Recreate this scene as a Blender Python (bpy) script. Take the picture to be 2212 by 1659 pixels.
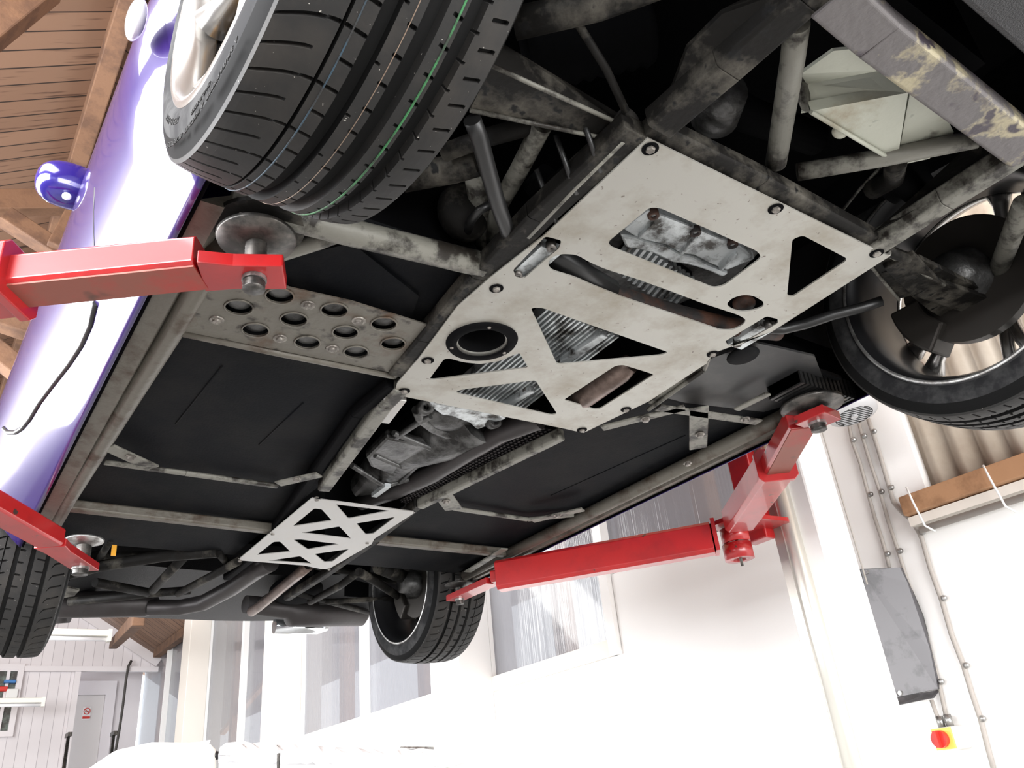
import bpy, bmesh, math, random
from mathutils import Vector, Matrix
random.seed(7)
C = bpy.context.scene
COL = C.collection
for o in list(bpy.data.objects): bpy.data.objects.remove(o)

# ------------------------------------------------------------------ camera, light, exposure
LIFT = 1.1                                     # camera height over the floor; everything is shifted up by this at the end
R3 = ((0.81861502, -0.19391049, -0.54061832), (-0.56650707, -0.42756376, -0.70445651), (-0.09454729, 0.88294278, -0.45986178))
FPX, CX, CY = 1772.0, 1106.0, 829.5
cam_d = bpy.data.cameras.new('camera'); cam = bpy.data.objects.new('camera', cam_d); COL.objects.link(cam)
cam.matrix_world = Matrix([[*R3[0], 0], [*R3[1], 0], [*R3[2], 0], [0, 0, 0, 1]])
cam_d.lens = FPX / 2212 * 36; cam_d.sensor_width = 36; cam_d.clip_start = 0.02; cam_d.clip_end = 200
C.camera = cam
C.view_settings.view_transform = 'Standard'; C.view_settings.look = 'None'; C.view_settings.gamma = 1
C.view_settings.use_curve_mapping = False
C.view_settings.exposure = 0.95
wd = bpy.data.worlds.new('sky'); C.world = wd; wd.use_nodes = True
wd.node_tree.nodes['Background'].inputs[0].default_value = (0.86, 0.93, 1.0, 1)
wd.node_tree.nodes['Background'].inputs[1].default_value = 1.6

def area(name, loc, target, sx, sy, power, col=(1, 1, 1)):
    l = bpy.data.lights.new(name, 'AREA'); l.shape = 'RECTANGLE'; l.size = sx; l.size_y = sy; l.energy = power; l.color = col
    o = bpy.data.objects.new(name, l); COL.objects.link(o); o.location = loc
    o.rotation_euler = (Vector(target) - Vector(loc)).to_track_quat('-Z', 'Y').to_euler()
    return o
area('daylight_open_door', (0.4, -3.9, 0.3), (0.4, 2, 0.0), 5.0, 2.6, 230, (1, 0.98, 0.96))
area('daylight_left_windows', (-2.3, 3.4, 1.45), (3, 3.4, 0.9), 8.0, 1.6, 500, (0.97, 0.98, 1))
area('daylight_rooflight_near', (-1.55, 0.6, 2.95), (0.6, 0.8, 0.0), 3.6, 1.1, 62, (0.97, 0.98, 1))
area('daylight_rooflight', (-1.2, 9.5, 3.1), (1.8, 9.5, 0.2), 1.0, 5.0, 120, (1, 0.99, 0.97))

# ------------------------------------------------------------------ coordinates measured on the photograph
def ray(px, py):
    v = ((px - CX) / FPX, -(py - CY) / FPX, -1.0)
    return Vector([r[0] * v[0] + r[1] * v[1] + r[2] * v[2] for r in R3])
def P(px, py, h=None, x=None, y=None):
    d = ray(px, py)
    t = h / d[2] if h is not None else (x / d[0] if x is not None else y / d[1])
    return d * t

# ------------------------------------------------------------------ materials
MATS = {}
def mat(name, col, rough=0.5, metal=0.0, col2=None, scale=20, thr=(0.45, 0.6), bump=0.0, bscale=60, coat=0.0, emit=0.0, alpha=1.0, spec=0.5, stretch=None, col3=None, scale3=90, thr3=(0.66, 0.7), det=6):
    m = bpy.data.materials.new(name); m.use_nodes = True; nt = m.node_tree; N = nt.nodes; L = nt.links
    b = N['Principled BSDF']
    b.inputs['Base Color'].default_value = (*col, 1); b.inputs['Roughness'].default_value = rough; b.inputs['Metallic'].default_value = metal
    b.inputs['Coat Weight'].default_value = coat; b.inputs['Specular IOR Level'].default_value = spec
    b.inputs['Coat Roughness'].default_value = 0.04
    if alpha < 1: b.inputs['Alpha'].default_value = alpha
    if emit: b.inputs['Emission Color'].default_value = (*col, 1); b.inputs['Emission Strength'].default_value = emit
    tc = N.new('ShaderNodeTexCoord'); mp = N.new('ShaderNodeMapping'); L.new(tc.outputs['Object'], mp.inputs[0])
    if stretch: mp.inputs['Scale'].default_value = stretch
    cur = None
    if col2:
        n = N.new('ShaderNodeTexNoise'); n.inputs['Scale'].default_value = scale; n.inputs['Detail'].default_value = det; n.inputs['Roughness'].default_value = 0.65
        L.new(mp.outputs[0], n.inputs['Vector'])
        r = N.new('ShaderNodeMapRange'); r.inputs[1].default_value = thr[0]; r.inputs[2].default_value = thr[1]; L.new(n.outputs[0], r.inputs[0])
        mx = N.new('ShaderNodeMix'); mx.data_type = 'RGBA'; mx.inputs[6].default_value = (*col, 1); mx.inputs[7].default_value = (*col2, 1)
        L.new(r.outputs[0], mx.inputs[0]); cur = mx.outputs[2]
    if col3:
        n = N.new('ShaderNodeTexNoise'); n.inputs['Scale'].default_value = scale3; n.inputs['Detail'].default_value = 3
        L.new(mp.outputs[0], n.inputs['Vector'])
        r = N.new('ShaderNodeMapRange'); r.inputs[1].default_value = thr3[0]; r.inputs[2].default_value = thr3[1]; L.new(n.outputs[0], r.inputs[0])
        mx = N.new('ShaderNodeMix'); mx.data_type = 'RGBA'; mx.inputs[7].default_value = (*col3, 1)
        if cur: L.new(cur, mx.inputs[6])
        else: mx.inputs[6].default_value = (*col, 1)
        L.new(r.outputs[0], mx.inputs[0]); cur = mx.outputs[2]
    if cur: L.new(cur, b.inputs['Base Color'])
    if bump:
        n = N.new('ShaderNodeTexNoise'); n.inputs['Scale'].default_value = bscale; n.inputs['Detail'].default_value = 4; L.new(mp.outputs[0], n.inputs['Vector'])
        bp = N.new('ShaderNodeBump'); bp.inputs['Strength'].default_value = bump; bp.inputs['Distance'].default_value = 0.01
        L.new(n.outputs[0], bp.inputs['Height']); L.new(bp.outputs[0], b.inputs['Normal'])
    MATS[name] = m
    return m
M_paint = mat('purple_car_paint', (0.020, 0.007, 0.085), 0.3, 0.15, coat=0.8, spec=0.2)
M_alu = mat('undertray_aluminium', (0.37, 0.36, 0.328), 0.42, 0.5, col2=(0.24, 0.215, 0.17), scale=6, thr=(0.45, 0.70), col3=(0.16, 0.14, 0.12), scale3=95, thr3=(0.69, 0.72), bump=0.04, bscale=9)
M_alu2 = mat('scuffed_aluminium', (0.42, 0.41, 0.395), 0.45, 0.5, col2=(0.42, 0.40, 0.37), scale=14, thr=(0.5, 0.75))
M_cast = mat('cast_aluminium', (0.55, 0.58, 0.59), 0.42, 0.5, col2=(0.07, 0.065, 0.06), scale=18, thr=(0.50, 0.64), bump=0.25, bscale=60)
M_castd = mat('oily_casting', (0.11, 0.109, 0.107), 0.4, 0.55, col2=(0.014, 0.013, 0.012), scale=13, thr=(0.42, 0.62), bump=0.3, bscale=50)
M_frame = mat('grimy_chassis_paint', (0.0075, 0.0068, 0.006), 0.6, 0.0, spec=0.14, col2=(0.085, 0.078, 0.065), scale=10, thr=(0.50, 0.68), col3=(0.01, 0.01, 0.01), scale3=40, thr3=(0.6, 0.68), bump=0.15)
M_tube = mat('worn_grey_chassis_tube', (0.17, 0.165, 0.142), 0.5, 0.1, spec=0.35, col2=(0.018, 0.015, 0.012), scale=13, thr=(0.48, 0.60), bump=0.15)
M_sill = mat('rusty_sill_tube', (0.11, 0.10, 0.082), 0.5, 0.15, col2=(0.045, 0.027, 0.016), scale=9, thr=(0.5, 0.65), bump=0.2)
M_tin = mat('corroded_plate', (0.13, 0.12, 0.10), 0.5, 0.35, col2=(0.075, 0.038, 0.018), scale=9, thr=(0.54, 0.72), col3=(0.03, 0.025, 0.02), scale3=34, thr3=(0.58, 0.70), bump=0.15)
M_floor = mat('black_floorpan', (0.006, 0.0065, 0.0078), 0.6, 0.0, col2=(0.010, 0.010, 0.0105), scale=6, spec=0.04, bump=0.08, bscale=160)
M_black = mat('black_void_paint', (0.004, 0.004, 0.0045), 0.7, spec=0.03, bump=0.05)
M_abs = mat('textured_black_undertray', (0.018, 0.018, 0.020), 0.45, bump=0.5, bscale=420)
M_rubber = mat('tyre_rubber', (0.019, 0.0185, 0.018), 0.55, spec=0.22, col2=(0.032, 0.029, 0.026), scale=10, thr=(0.45, 0.7), col3=(0.35, 0.33, 0.30), scale3=210, thr3=(0.725, 0.745), bump=0.05)
M_wall_r = mat('tyre_sidewall', (0.017, 0.017, 0.018), 0.65, spec=0.07, col2=(0.05, 0.05, 0.05), scale=8)
M_groove = mat('groove_black_with_shade', (0.0035, 0.0035, 0.0035), 0.7, spec=0.2)  # clean groove rubber, darkened further to put the grooves' shade into the colour
M_letter = mat('tyre_lettering', (0.006, 0.006, 0.006), 0.6)
M_green = mat('green_tread_line', (0.03, 0.15, 0.05), 0.6, col2=(.02, .03, .02), scale=30)
M_tan = mat('tan_tread_line', (0.20, 0.14, 0.10), 0.6)
M_blue = mat('blue_tread_line', (0.022, 0.05, 0.075), 0.6, col2=(.02, .02, .02), scale=30)
M_rim = mat('silver_alloy', (0.40, 0.39, 0.375), 0.25, 0.85)
M_band = mat('sidewall_band', (0.008, 0.008, 0.008), 0.6, spec=0.04)
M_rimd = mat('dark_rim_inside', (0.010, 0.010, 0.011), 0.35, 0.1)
M_disc = mat('brake_disc_steel', (0.05, 0.045, 0.04), 0.4, 0.6)
M_caliper = mat('yellow_caliper', (0.75, 0.36, 0.04), 0.4)
M_red = mat('red_lift_paint', (0.37, 0.010, 0.011), 0.34, col2=(0.28, 0.009, 0.011), scale=5, coat=0.5, col3=(0.05, 0.03, 0.025), scale3=22, thr3=(0.70, 0.73))
M_redg = mat('red_lift_paint_scraped_to_primer', (0.22, 0.065, 0.045), 0.55, 0.1, col2=(0.36, 0.02, 0.018), scale=5, thr=(0.5, 0.72), col3=(0.045, 0.03, 0.022), scale3=13, thr3=(0.66, 0.76))
M_steel = mat('zinc_steel', (0.42, 0.42, 0.41), 0.35, 0.8, col2=(0.2, 0.19, 0.18), scale=25)
M_dsteel = mat('dark_steel', (0.05, 0.048, 0.045), 0.4, 0.7, col2=(0.12, 0.11, 0.10), scale=20)
M_bolt = mat('dirty_bolt', (0.15, 0.135, 0.12), 0.45, 0.6, col2=(0.3, 0.28, 0.25), scale=60)
M_rust = mat('rusty_exhaust', (0.075, 0.030, 0.016), 0.7, 0.2, col2=(0.022, 0.019, 0.018), scale=14, thr=(0.40, 0.56), bump=0.3)
M_exh = mat('dull_exhaust_steel', (0.04, 0.036, 0.036), 0.45, 0.5, col2=(0.035, 0.03, 0.03), scale=10, bump=0.05)
M_exh2 = mat('brown_exhaust_steel', (0.19, 0.14, 0.12), 0.38, 0.6, col2=(0.08, 0.055, 0.045), scale=7)
M_chrome = mat('polished_stainless', (0.75, 0.78, 0.8), 0.12, 1.0)
M_mesh = mat('braided_heat_shield', (0.035, 0.028, 0.024), 0.5, 0.5)
M_white = mat('white_wall_paint', (0.90, 0.89, 0.87), 0.6, bump=0.05, bscale=30)
M_whitec = mat('white_cladding_paint', (0.74, 0.70, 0.71), 0.5)
M_cream = mat('cream_post_paint', (0.80, 0.75, 0.68), 0.55)
M_door = mat('door_paint', (0.68, 0.65, 0.63), 0.4)
M_col = mat('white_lift_column', (0.86, 0.86, 0.84), 0.4)
M_pipe = mat('aluminium_edge', (0.62, 0.60, 0.54), 0.3, 0.6)
M_wood = mat('sawn_timber', (0.42, 0.23, 0.12), 0.7, col2=(0.27, 0.14, 0.07), scale=6, stretch=(1, 1, 1), bump=0.1)
M_beam = mat('old_roof_timber', (0.165, 0.085, 0.045), 0.75, col2=(0.10, 0.05, 0.028), scale=5, bump=0.15)
M_stud = mat('orange_stud', (0.85, 0.42, 0.22), 0.7)
M_grey = mat('grey_metal_cover', (0.075, 0.071, 0.076), 0.38, 0.2, col2=(0.042, 0.040, 0.043), scale=7, thr=(0.5, 0.6))
M_gblack = mat('black_plastic', (0.01, 0.01, 0.01), 0.4)
M_cable = mat('grey_cable', (0.36, 0.33, 0.30), 0.6)
M_cabled = mat('dark_cable', (0.05, 0.045, 0.04), 0.6)
M_motor = mat('pale_grey_motor', (0.55, 0.55, 0.56), 0.35)
M_yellow = mat('yellow_plate', (0.85, 0.62, 0.12), 0.4)
M_redk = mat('red_plastic', (0.6, 0.03, 0.02), 0.4)
M_sheet = mat('white_canopy_sheet', (0.86, 0.86, 0.87), 0.45, bump=0.6, bscale=7)
M_corr = mat('corrugated_sheet', (0.52, 0.46, 0.38), 0.5, col2=(0.38, 0.31, 0.24), scale=3, thr=(0.4, 0.7))
M_sign = mat('sign_white', (0.8, 0.8, 0.78), 0.5)
M_conc = mat('concrete_floor', (0.25, 0.245, 0.235), 0.6, col2=(0.20, 0.195, 0.185), scale=3)
M_glassd = mat('dark_interior', (0.05, 0.045, 0.04), 0.5, col2=(0.16, 0.2, 0.17), scale=4)
M_lamp = mat('lamp_housing', (0.85, 0.83, 0.76), 0.4)
M_lens = mat('white_lens', (0.85, 0.85, 0.88), 0.15, coat=1)

def mat_poly():
    m = mat('twinwall_polycarbonate', (0.24, 0.24, 0.26), 0.16, alpha=0.72, coat=0.5, spec=0.9)
    nt = m.node_tree; N = nt.nodes; L = nt.links; b = N['Principled BSDF']
    tc = N.new('ShaderNodeTexCoord'); mp = N.new('ShaderNodeMapping'); mp.inputs['Scale'].default_value = (1, 90, 0.6)
    n = N.new('ShaderNodeTexNoise'); n.inputs['Scale'].default_value = 1.0; n.inputs['Detail'].default_value = 2
    bp = N.new('ShaderNodeBump'); bp.inputs['Strength'].default_value = 0.5; bp.inputs['Distance'].default_value = 0.004
    L.new(tc.outputs['Object'], mp.inputs[0]); L.new(mp.outputs[0], n.inputs['Vector']); L.new(n.outputs[0], bp.inputs['Height']); L.new(bp.outputs[0], b.inputs['Normal'])
    return m
M_poly = mat_poly()

def mat_boards(name, c1, c2, gap, width, axis=1, gapc=(0.02, 0.012, 0.008), grain=True):
    m = bpy.data.materials.new(name); m.use_nodes = True; nt = m.node_tree; N = nt.nodes; L = nt.links; b = N['Principled BSDF']; b.inputs['Roughness'].default_value = 0.7
    tc = N.new('ShaderNodeTexCoord'); sp = N.new('ShaderNodeSeparateXYZ'); L.new(tc.outputs['Object'], sp.inputs[0])
    dv = N.new('ShaderNodeMath'); dv.operation = 'DIVIDE'; dv.inputs[1].default_value = width; L.new(sp.outputs[axis], dv.inputs[0])
    fr = N.new('ShaderNodeMath'); fr.operation = 'FRACT'; L.new(dv.outputs[0], fr.inputs[0])
    fl = N.new('ShaderNodeMath'); fl.operation = 'FLOOR'; L.new(dv.outputs[0], fl.inputs[0])
    lt = N.new('ShaderNodeMath'); lt.operation = 'LESS_THAN'; lt.inputs[1].default_value = gap; L.new(fr.outputs[0], lt.inputs[0])
    wn = N.new('ShaderNodeTexWhiteNoise'); wn.noise_dimensions = '1D'; L.new(fl.outputs[0], wn.inputs['W'])
    mx = N.new('ShaderNodeMix'); mx.data_type = 'RGBA'; mx.inputs[6].default_value = (*c1, 1); mx.inputs[7].default_value = (*c2, 1)
    if grain:
        mp = N.new('ShaderNodeMapping'); s = [1.5, 1.5, 1.5]; s[axis] = 22; mp.inputs['Scale'].default_value = s
        L.new(tc.outputs['Object'], mp.inputs[0])
        n = N.new('ShaderNodeTexNoise'); n.inputs['Scale'].default_value = 1.6; n.inputs['Detail'].default_value = 5; L.new(mp.outputs[0], n.inputs['Vector'])
        r = N.new('ShaderNodeMapRange'); r.inputs[1].default_value = 0.58; r.inputs[2].default_value = 0.72; L.new(n.outputs[0], r.inputs[0])
        ad = N.new('ShaderNodeMath'); ad.operation = 'MULTIPLY_ADD'; ad.inputs[1].default_value = 0.45; L.new(wn.outputs[0], ad.inputs[0]); L.new(r.outputs[0], ad.inputs[2])
        L.new(ad.outputs[0], mx.inputs[0])
    else:
        L.new(wn.outputs[0], mx.inputs[0])
    m2 = N.new('ShaderNodeMix'); m2.data_type = 'RGBA'; L.new(lt.outputs[0], m2.inputs[0]); L.new(mx.outputs[2], m2.inputs[6]); m2.inputs[7].default_value = (*gapc, 1)
    L.new(m2.outputs[2], b.inputs['Base Color'])
    return m
M_boards = mat_boards('roof_boards', (0.265, 0.155, 0.098), (0.085, 0.042, 0.025), 0.07, 0.145)
M_clad = mat_boards('white_tongue_and_groove', (0.76, 0.72, 0.73), (0.72, 0.68, 0.69), 0.05, 0.13, axis=0, gapc=(0.42, 0.38, 0.40), grain=False)

# ------------------------------------------------------------------ mesh builder
class MB:
    def __init__(s): s.v = []; s.f = []; s.sm = []
    def add(s, vs, fs, smooth=False):
        n = len(s.v); s.v += [Vector(v) for v in vs]; s.f += [[i + n for i in f] for f in fs]; s.sm += [smooth] * len(fs); return s
    def box(s, x0, x1, y0, y1, z0, z1):
        v = [(x0, y0, z0), (x1, y0, z0), (x1, y1, z0), (x0, y1, z0), (x0, y0, z1), (x1, y0, z1), (x1, y1, z1), (x0, y1, z1)]
        return s.add(v, [(0, 3, 2, 1), (4, 5, 6, 7), (0, 1, 5, 4), (1, 2, 6, 5), (2, 3, 7, 6), (3, 0, 4, 7)])
    def bar(s, a, b, w, t, up=(0, 0, 1), w1=None, t1=None, ch=0.0):
        # rectangular bar a->b ; w across, t along up ; a,b are centre lines
        a = Vector(a); b = Vector(b); d = (b - a).normalized(); up = Vector(up)
        sd = d.cross(up).normalized(); u = sd.cross(d).normalized(); w1 = w1 or w; t1 = t1 or t
        vs = []
        k = 8 if ch else 4
        for p, ww, tt in ((a, w, t), (b, w1, t1)):
            x, z = ww / 2, tt / 2; c = ch
            pts = [(-x, -z), (x, -z), (x, z), (-x, z)] if not ch else [(-x + c, -z), (x - c, -z), (x, -z + c), (x, z - c), (x - c, z), (-x + c, z), (-x, z - c), (-x, -z + c)]
            vs += [p + sd * q[0] + u * q[1] for q in pts]
        fs = [tuple(range(k))[::-1], tuple(range(k, 2 * k))] + [(i, (i + 1) % k, (i + 1) % k + k, i + k) for i in range(k)]
        return s.add(vs, fs)
    def tube(s, pts, r, n=14, caps=True, smooth=True, flat=1.0):
        pts = [Vector(p) for p in pts]; rs = r if isinstance(r, (list, tuple)) else [r] * len(pts)
        base = len(s.v); pu = None; vs = []
        for i, p in enumerate(pts):
            d = (pts[min(i + 1, len(pts) - 1)] - pts[max(i - 1, 0)]).normalized()
            if pu is None:
                pu = Vector((0, 0, 1)) if abs(d.z) < 0.9 else Vector((1, 0, 0))
            sd = d.cross(pu).normalized(); u = sd.cross(d).normalized(); pu = u
            for k in range(n):
                a = 2 * math.pi * k / n; vs.append(p + sd * math.cos(a) * rs[i] + u * math.sin(a) * rs[i] * flat)
        fs = []
        for i in range(len(pts) - 1):
            for k in range(n): fs.append((i * n + k, i * n + (k + 1) % n, (i + 1) * n + (k + 1) % n, (i + 1) * n + k))
        s.add(vs, fs, smooth)
        if caps:
            s.f.append([base + k for k in range(n)][::-1]); s.f.append([base + (len(pts) - 1) * n + k for k in range(n)]); s.sm += [False, False]
        return s
    def prism(s, poly, z0, z1):
        # poly: list of xy(z ignored) ; extruded between z0 and z1
        n = len(poly); vs = [(p[0], p[1], z0) for p in poly] + [(p[0], p[1], z1) for p in poly]
        return s.add(vs, [tuple(range(n))[::-1], tuple(range(n, 2 * n))] + [(i, (i + 1) % n, (i + 1) % n + n, i + n) for i in range(n)])
    def slab(s, poly, off):
        off = Vector(off); n = len(poly); vs = [Vector(p) for p in poly] + [Vector(p) + off for p in poly]
        return s.add(vs, [tuple(range(n))[::-1], tuple(range(n, 2 * n))] + [(i, (i + 1) % n, (i + 1) % n + n, i + n) for i in range(n)])
    def lathe(s, prof, c, axis=(1, 0, 0), n=64, smooth=True, closed=False):
        # prof: (offset along axis, radius)
        ax = Vector(axis).normalized(); q = ax.to_track_quat('Z', 'Y').to_matrix(); e1, e2 = q.col[0], q.col[1]; c = Vector(c)
        vs = []; m = len(prof)
        for (o, r) in prof:
            for k in range(n):
                a = 2 * math.pi * k / n; vs.append(c + ax * o + e1 * r * math.cos(a) + e2 * r * math.sin(a))
        fs = []
        for i in range(m if closed else m - 1):
            j = (i + 1) % m
            for k in range(n): fs.append((i * n + k, i * n + (k + 1) % n, j * n + (k + 1) % n, j * n + k))
        return s.add(vs, fs, smooth)
    def disc(s, c, r, t, axis=(0, 0, 1), n=24, smooth=False):
        return s.lathe([(0, 0.0001), (0, r), (t, r), (t, 0.0001)], c, axis, n, smooth)
    def ell(s, c, rx, ry, rz, n=20, m=12):
        vs = []; fs = []
        for i in range(m + 1):
            b = math.pi * i / m
            for k in range(n):
                a = 2 * math.pi * k / n; vs.append((c[0] + rx * math.sin(b) * math.cos(a), c[1] + ry * math.sin(b) * math.sin(a), c[2] + rz * math.cos(b)))
        for i in range(m):
            for k in range(n): fs.append((i * n + k, i * n + (k + 1) % n, (i + 1) * n + (k + 1) % n, (i + 1) * n + k))
        return s.add(vs, fs, True)

def obj(name, mb, m, parent=None, bevel=0.0, solid=0.0):
    me = bpy.data.meshes.new(name)
    off = root_loc(parent) if parent else Vector((0, 0, 0))
    me.from_pydata([tuple(v - off) for v in mb.v], [], mb.f); me.update()
    bm = bmesh.new(); bm.from_mesh(me); bmesh.ops.recalc_face_normals(bm, faces=bm.faces); bm.to_mesh(me); bm.free()
    me.polygons.foreach_set('use_smooth', mb.sm[:len(me.polygons)] if len(mb.sm) >= len(me.polygons) else [False] * len(me.polygons)); me.update()
    me.materials.append(m)
    o = bpy.data.objects.new(name, me); COL.objects.link(o)
    if parent: o.parent = parent
    if bevel:
        md = o.modifiers.new('bevel', 'BEVEL'); md.width = bevel; md.segments = 2; md.limit_method = 'ANGLE'; md.angle_limit = math.radians(40)
    if solid:
        md = o.modifiers.new('solid', 'SOLIDIFY'); md.thickness = solid; md.offset = 0
    return o
def root_loc(o):
    l = Vector((0, 0, 0))
    while o: l += o.location; o = o.parent
    return l
def thing(name, label, cat, loc=(0, 0, 0), group=None):
    o = bpy.data.objects.new(name, None); COL.objects.link(o); o.location = loc; o.empty_display_size = 0.1
    o['label'] = label; o['category'] = cat
    if group: o['group'] = group
    return o
def tag(o, label, cat, group=None):
    o['label'] = label; o['category'] = cat
    if group: o['group'] = group
    return o
def struct(name, mb, m, **k):
    o = obj(name, mb, m, **k); o['kind'] = 'structure'; return o
def rounded(poly, r, n=5):
    out = []; N_ = len(poly)
    for i in range(N_):
        p = Vector(poly[i][:2]); a = Vector(poly[i - 1][:2]); b = Vector(poly[(i + 1) % N_][:2])
        da = (a - p); db = (b - p); rr = min(r, da.length * 0.45, db.length * 0.45); pa = p + da.normalized() * rr; pb = p + db.normalized() * rr
        for k in range(n + 1):
            t = k / n; q = pa * (1 - t) ** 2 + p * 2 * t * (1 - t) + pb * t * t; out.append((q.x, q.y))
    return out
def plate(name, outline, holes, z, t, m, parent):
    cu = bpy.data.curves.new(name, 'CURVE'); cu.dimensions = '2D'; cu.fill_mode = 'BOTH'; cu.extrude = t / 2
    for poly in [outline] + holes:
        sp = cu.splines.new('POLY'); sp.points.add(len(poly) - 1)
        for i, p in enumerate(poly): sp.points[i].co = (p[0], p[1], 0, 1)
        sp.use_cyclic_u = True
    tmp = bpy.data.objects.new('tmp', cu); COL.objects.link(tmp)
    dg = bpy.context.evaluated_depsgraph_get(); me = bpy.data.meshes.new_from_object(tmp.evaluated_get(dg))
    off = root_loc(parent)
    for v in me.vertices: v.co.z += z; v.co -= off
    bpy.data.objects.remove(tmp); me.name = name; me.materials.clear(); me.materials.append(m)
    o = bpy.data.objects.new(name, me); COL.objects.link(o); o.parent = parent
    return o
def pp(pts, h, ox=0, oy=0, s=1.0):
    return [P(ox + a / s, oy + b / s, h=h) for a, b in pts]

HB = 0.85            # height of the chassis underside over the camera
CXC = 1.05           # centre line of the car
#==PARTS==
# ================================================================== SETTING
WX = 3.1; YF = 14.3; XR, HR, HE = 0.36, 4.42, 2.6; XL = -2.4; YN = -4.0; ZF = -1.1
def sl(x): return HR - abs(x - XR) * (HR - HE) / (WX - XR)
struct('floor', MB().box(XL - .2, WX + .2, YN, YF + .5, ZF - .1, ZF), M_conc)
# roof: two boarded slopes, overhanging the walls as eaves
for nm, x1 in (('ceiling', WX + .22), ('ceiling', XL - .7)):
    struct(nm, MB().slab([(XR, YN - .3, HR), (x1, YN - .3, sl(x1)), (x1, YF + .5, sl(x1)), (XR, YF + .5, HR)], (0, 0, .05)), M_boards)
xo_ = WX + .22
struct('trim_50', MB().slab([(xo_, YN - .3, sl(xo_)), (4.5, YN - .3, sl(4.5)), (4.5, YF + .5, sl(4.5)), (xo_, YF + .5, sl(xo_))], (0, 0, .05)), mat('grey_soffit', (.10, .10, .11), .7))
struct('window_30', MB().slab([(-1.2, -1.2, sl(-1.2) - .03), (-2.1, -1.2, sl(-2.1) - .03), (-2.1, 2.4, sl(-2.1) - .03), (-1.2, 2.4, sl(-1.2) - .03)], (0, 0, .02)), mat('sunlit_rooflight', (.95, .97, 1), .3, emit=1.3))
# right wall: four bays between piers
b = MB(); b.box(WX, WX + .2, 1.55, YF + .2, ZF, 0.0); b.box(WX, WX + .2, YN, 1.5, 0, .86); b.box(WX, WX + .2, YN, 1.55, ZF, 0)
b.box(WX, WX + .2, 1.5, 2.02, 0, HE); b.box(WX, WX + .2, 4.57, 4.93, 0, HE)
b.box(WX, WX + .2, 2.02, 3.33, 0, 1.1); b.box(WX, WX + .2, 3.33, 4.57, 0, .70); b.box(WX, WX + .2, 4.93, 7.77, 0, .79); b.box(WX, WX + .2, 8.13, 10.8, 0, .62); b.box(WX, WX + .2, 7.77, 8.13, 0, HE); b.box(WX, WX + .2, 10.8, 11.13, 0, HE)
b.box(WX, WX + .2, 11.13, YF + .2, 0, .3); b.box(WX, WX + .2, YN, 1.55, 2.3, HE)
struct('wall_right', b, M_white)
for i, (y0, y1) in enumerate(((1.5, 1.86), (4.57, 4.93), (7.77, 8.13), (10.8, 11.13))):
    if i: struct('trim_%d' % (i + 1), MB().box(WX - .25, WX, y0, y1, ZF, HE + .02), M_cream if i > 1 else M_white, bevel=.006)
# glazed bays
for i, (y0, y1, ym, hb) in enumerate(((2.02, 4.57, 3.37, .70), (4.93, 7.75, 6.42, .79), (8.13, 10.8, 9.45, .62), (11.13, YF, 12.75, .3))):
    struct('window_%d' % (i + 1), MB().box(WX + .03, WX + .045, y0, y1, hb, HE + .1), M_poly)
    struct('trim_%d' % (i + 10), MB().box(WX - .03, WX + .03, ym - .035, ym + .035, hb - .02, HE), M_white)
    for ys in ((y0 + ym) / 2, (ym + y1) / 2): struct('trim_%d' % (i + 20), MB().box(WX + .10, WX + .2, ys - .05, ys + .05, hb, HE + .1), M_stud)
    if i == 0: struct('trim_30', MB().box(WX - .012, WX + .03, ym, y1, hb - .02, hb + .07), M_cream)
# a slanting rail seen dimly behind the glazing
struct('trim_31', MB().bar((WX + .16, 10.6, 1.15), (WX + .16, 8.2, 1.75), .06, .05), M_stud)
# corrugated bay at the near end, over a timber lintel
b = MB(); n = 220; vs = []; fs = []
for i in range(n + 1):
    y = YN + (1.56 - YN) * i / n; x = WX + .04 + .022 * math.sin(2 * math.pi * y / .105)
    vs += [(x, y, .9), (x, y, 2.35)]
for i in range(n): fs.append((2 * i, 2 * i + 2, 2 * i + 3, 2 * i + 1))
b.add(vs, fs, True); struct('window_5', b, M_corr, solid=.004)
# left wall with its daylight bays, front wall round the open door
b = MB(); b.box(XL - .2, XL, YN, YF, ZF, .6); b.box(XL - .2, XL, YN, YF, 2.25, 2.56)
for y in (YN, -.2, 3.4, 7, 10.6): b.box(XL - .2, XL, y, y + .35, .6, 2.25)
struct('wall_left', b, mat('grey_painted_block', (.22, .21, .22), .7))
for i, (y0, y1) in enumerate(((-3.65, -.2), (.15, 3.4), (3.75, 7), (7.35, 10.6), (10.95, YF))):
    struct('window_%d' % (i + 6), MB().box(XL - .12, XL - .11, y0, y1, .6, 2.25), M_poly)
b = MB(); b.slab([(XL, YN, 1.75), (WX, YN, 1.75), (WX, YN, HE), (XR, YN, HR), (XL, YN, sl(XL))], (0, -.15, 0))
struct('wall_front', b, M_white)
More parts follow.
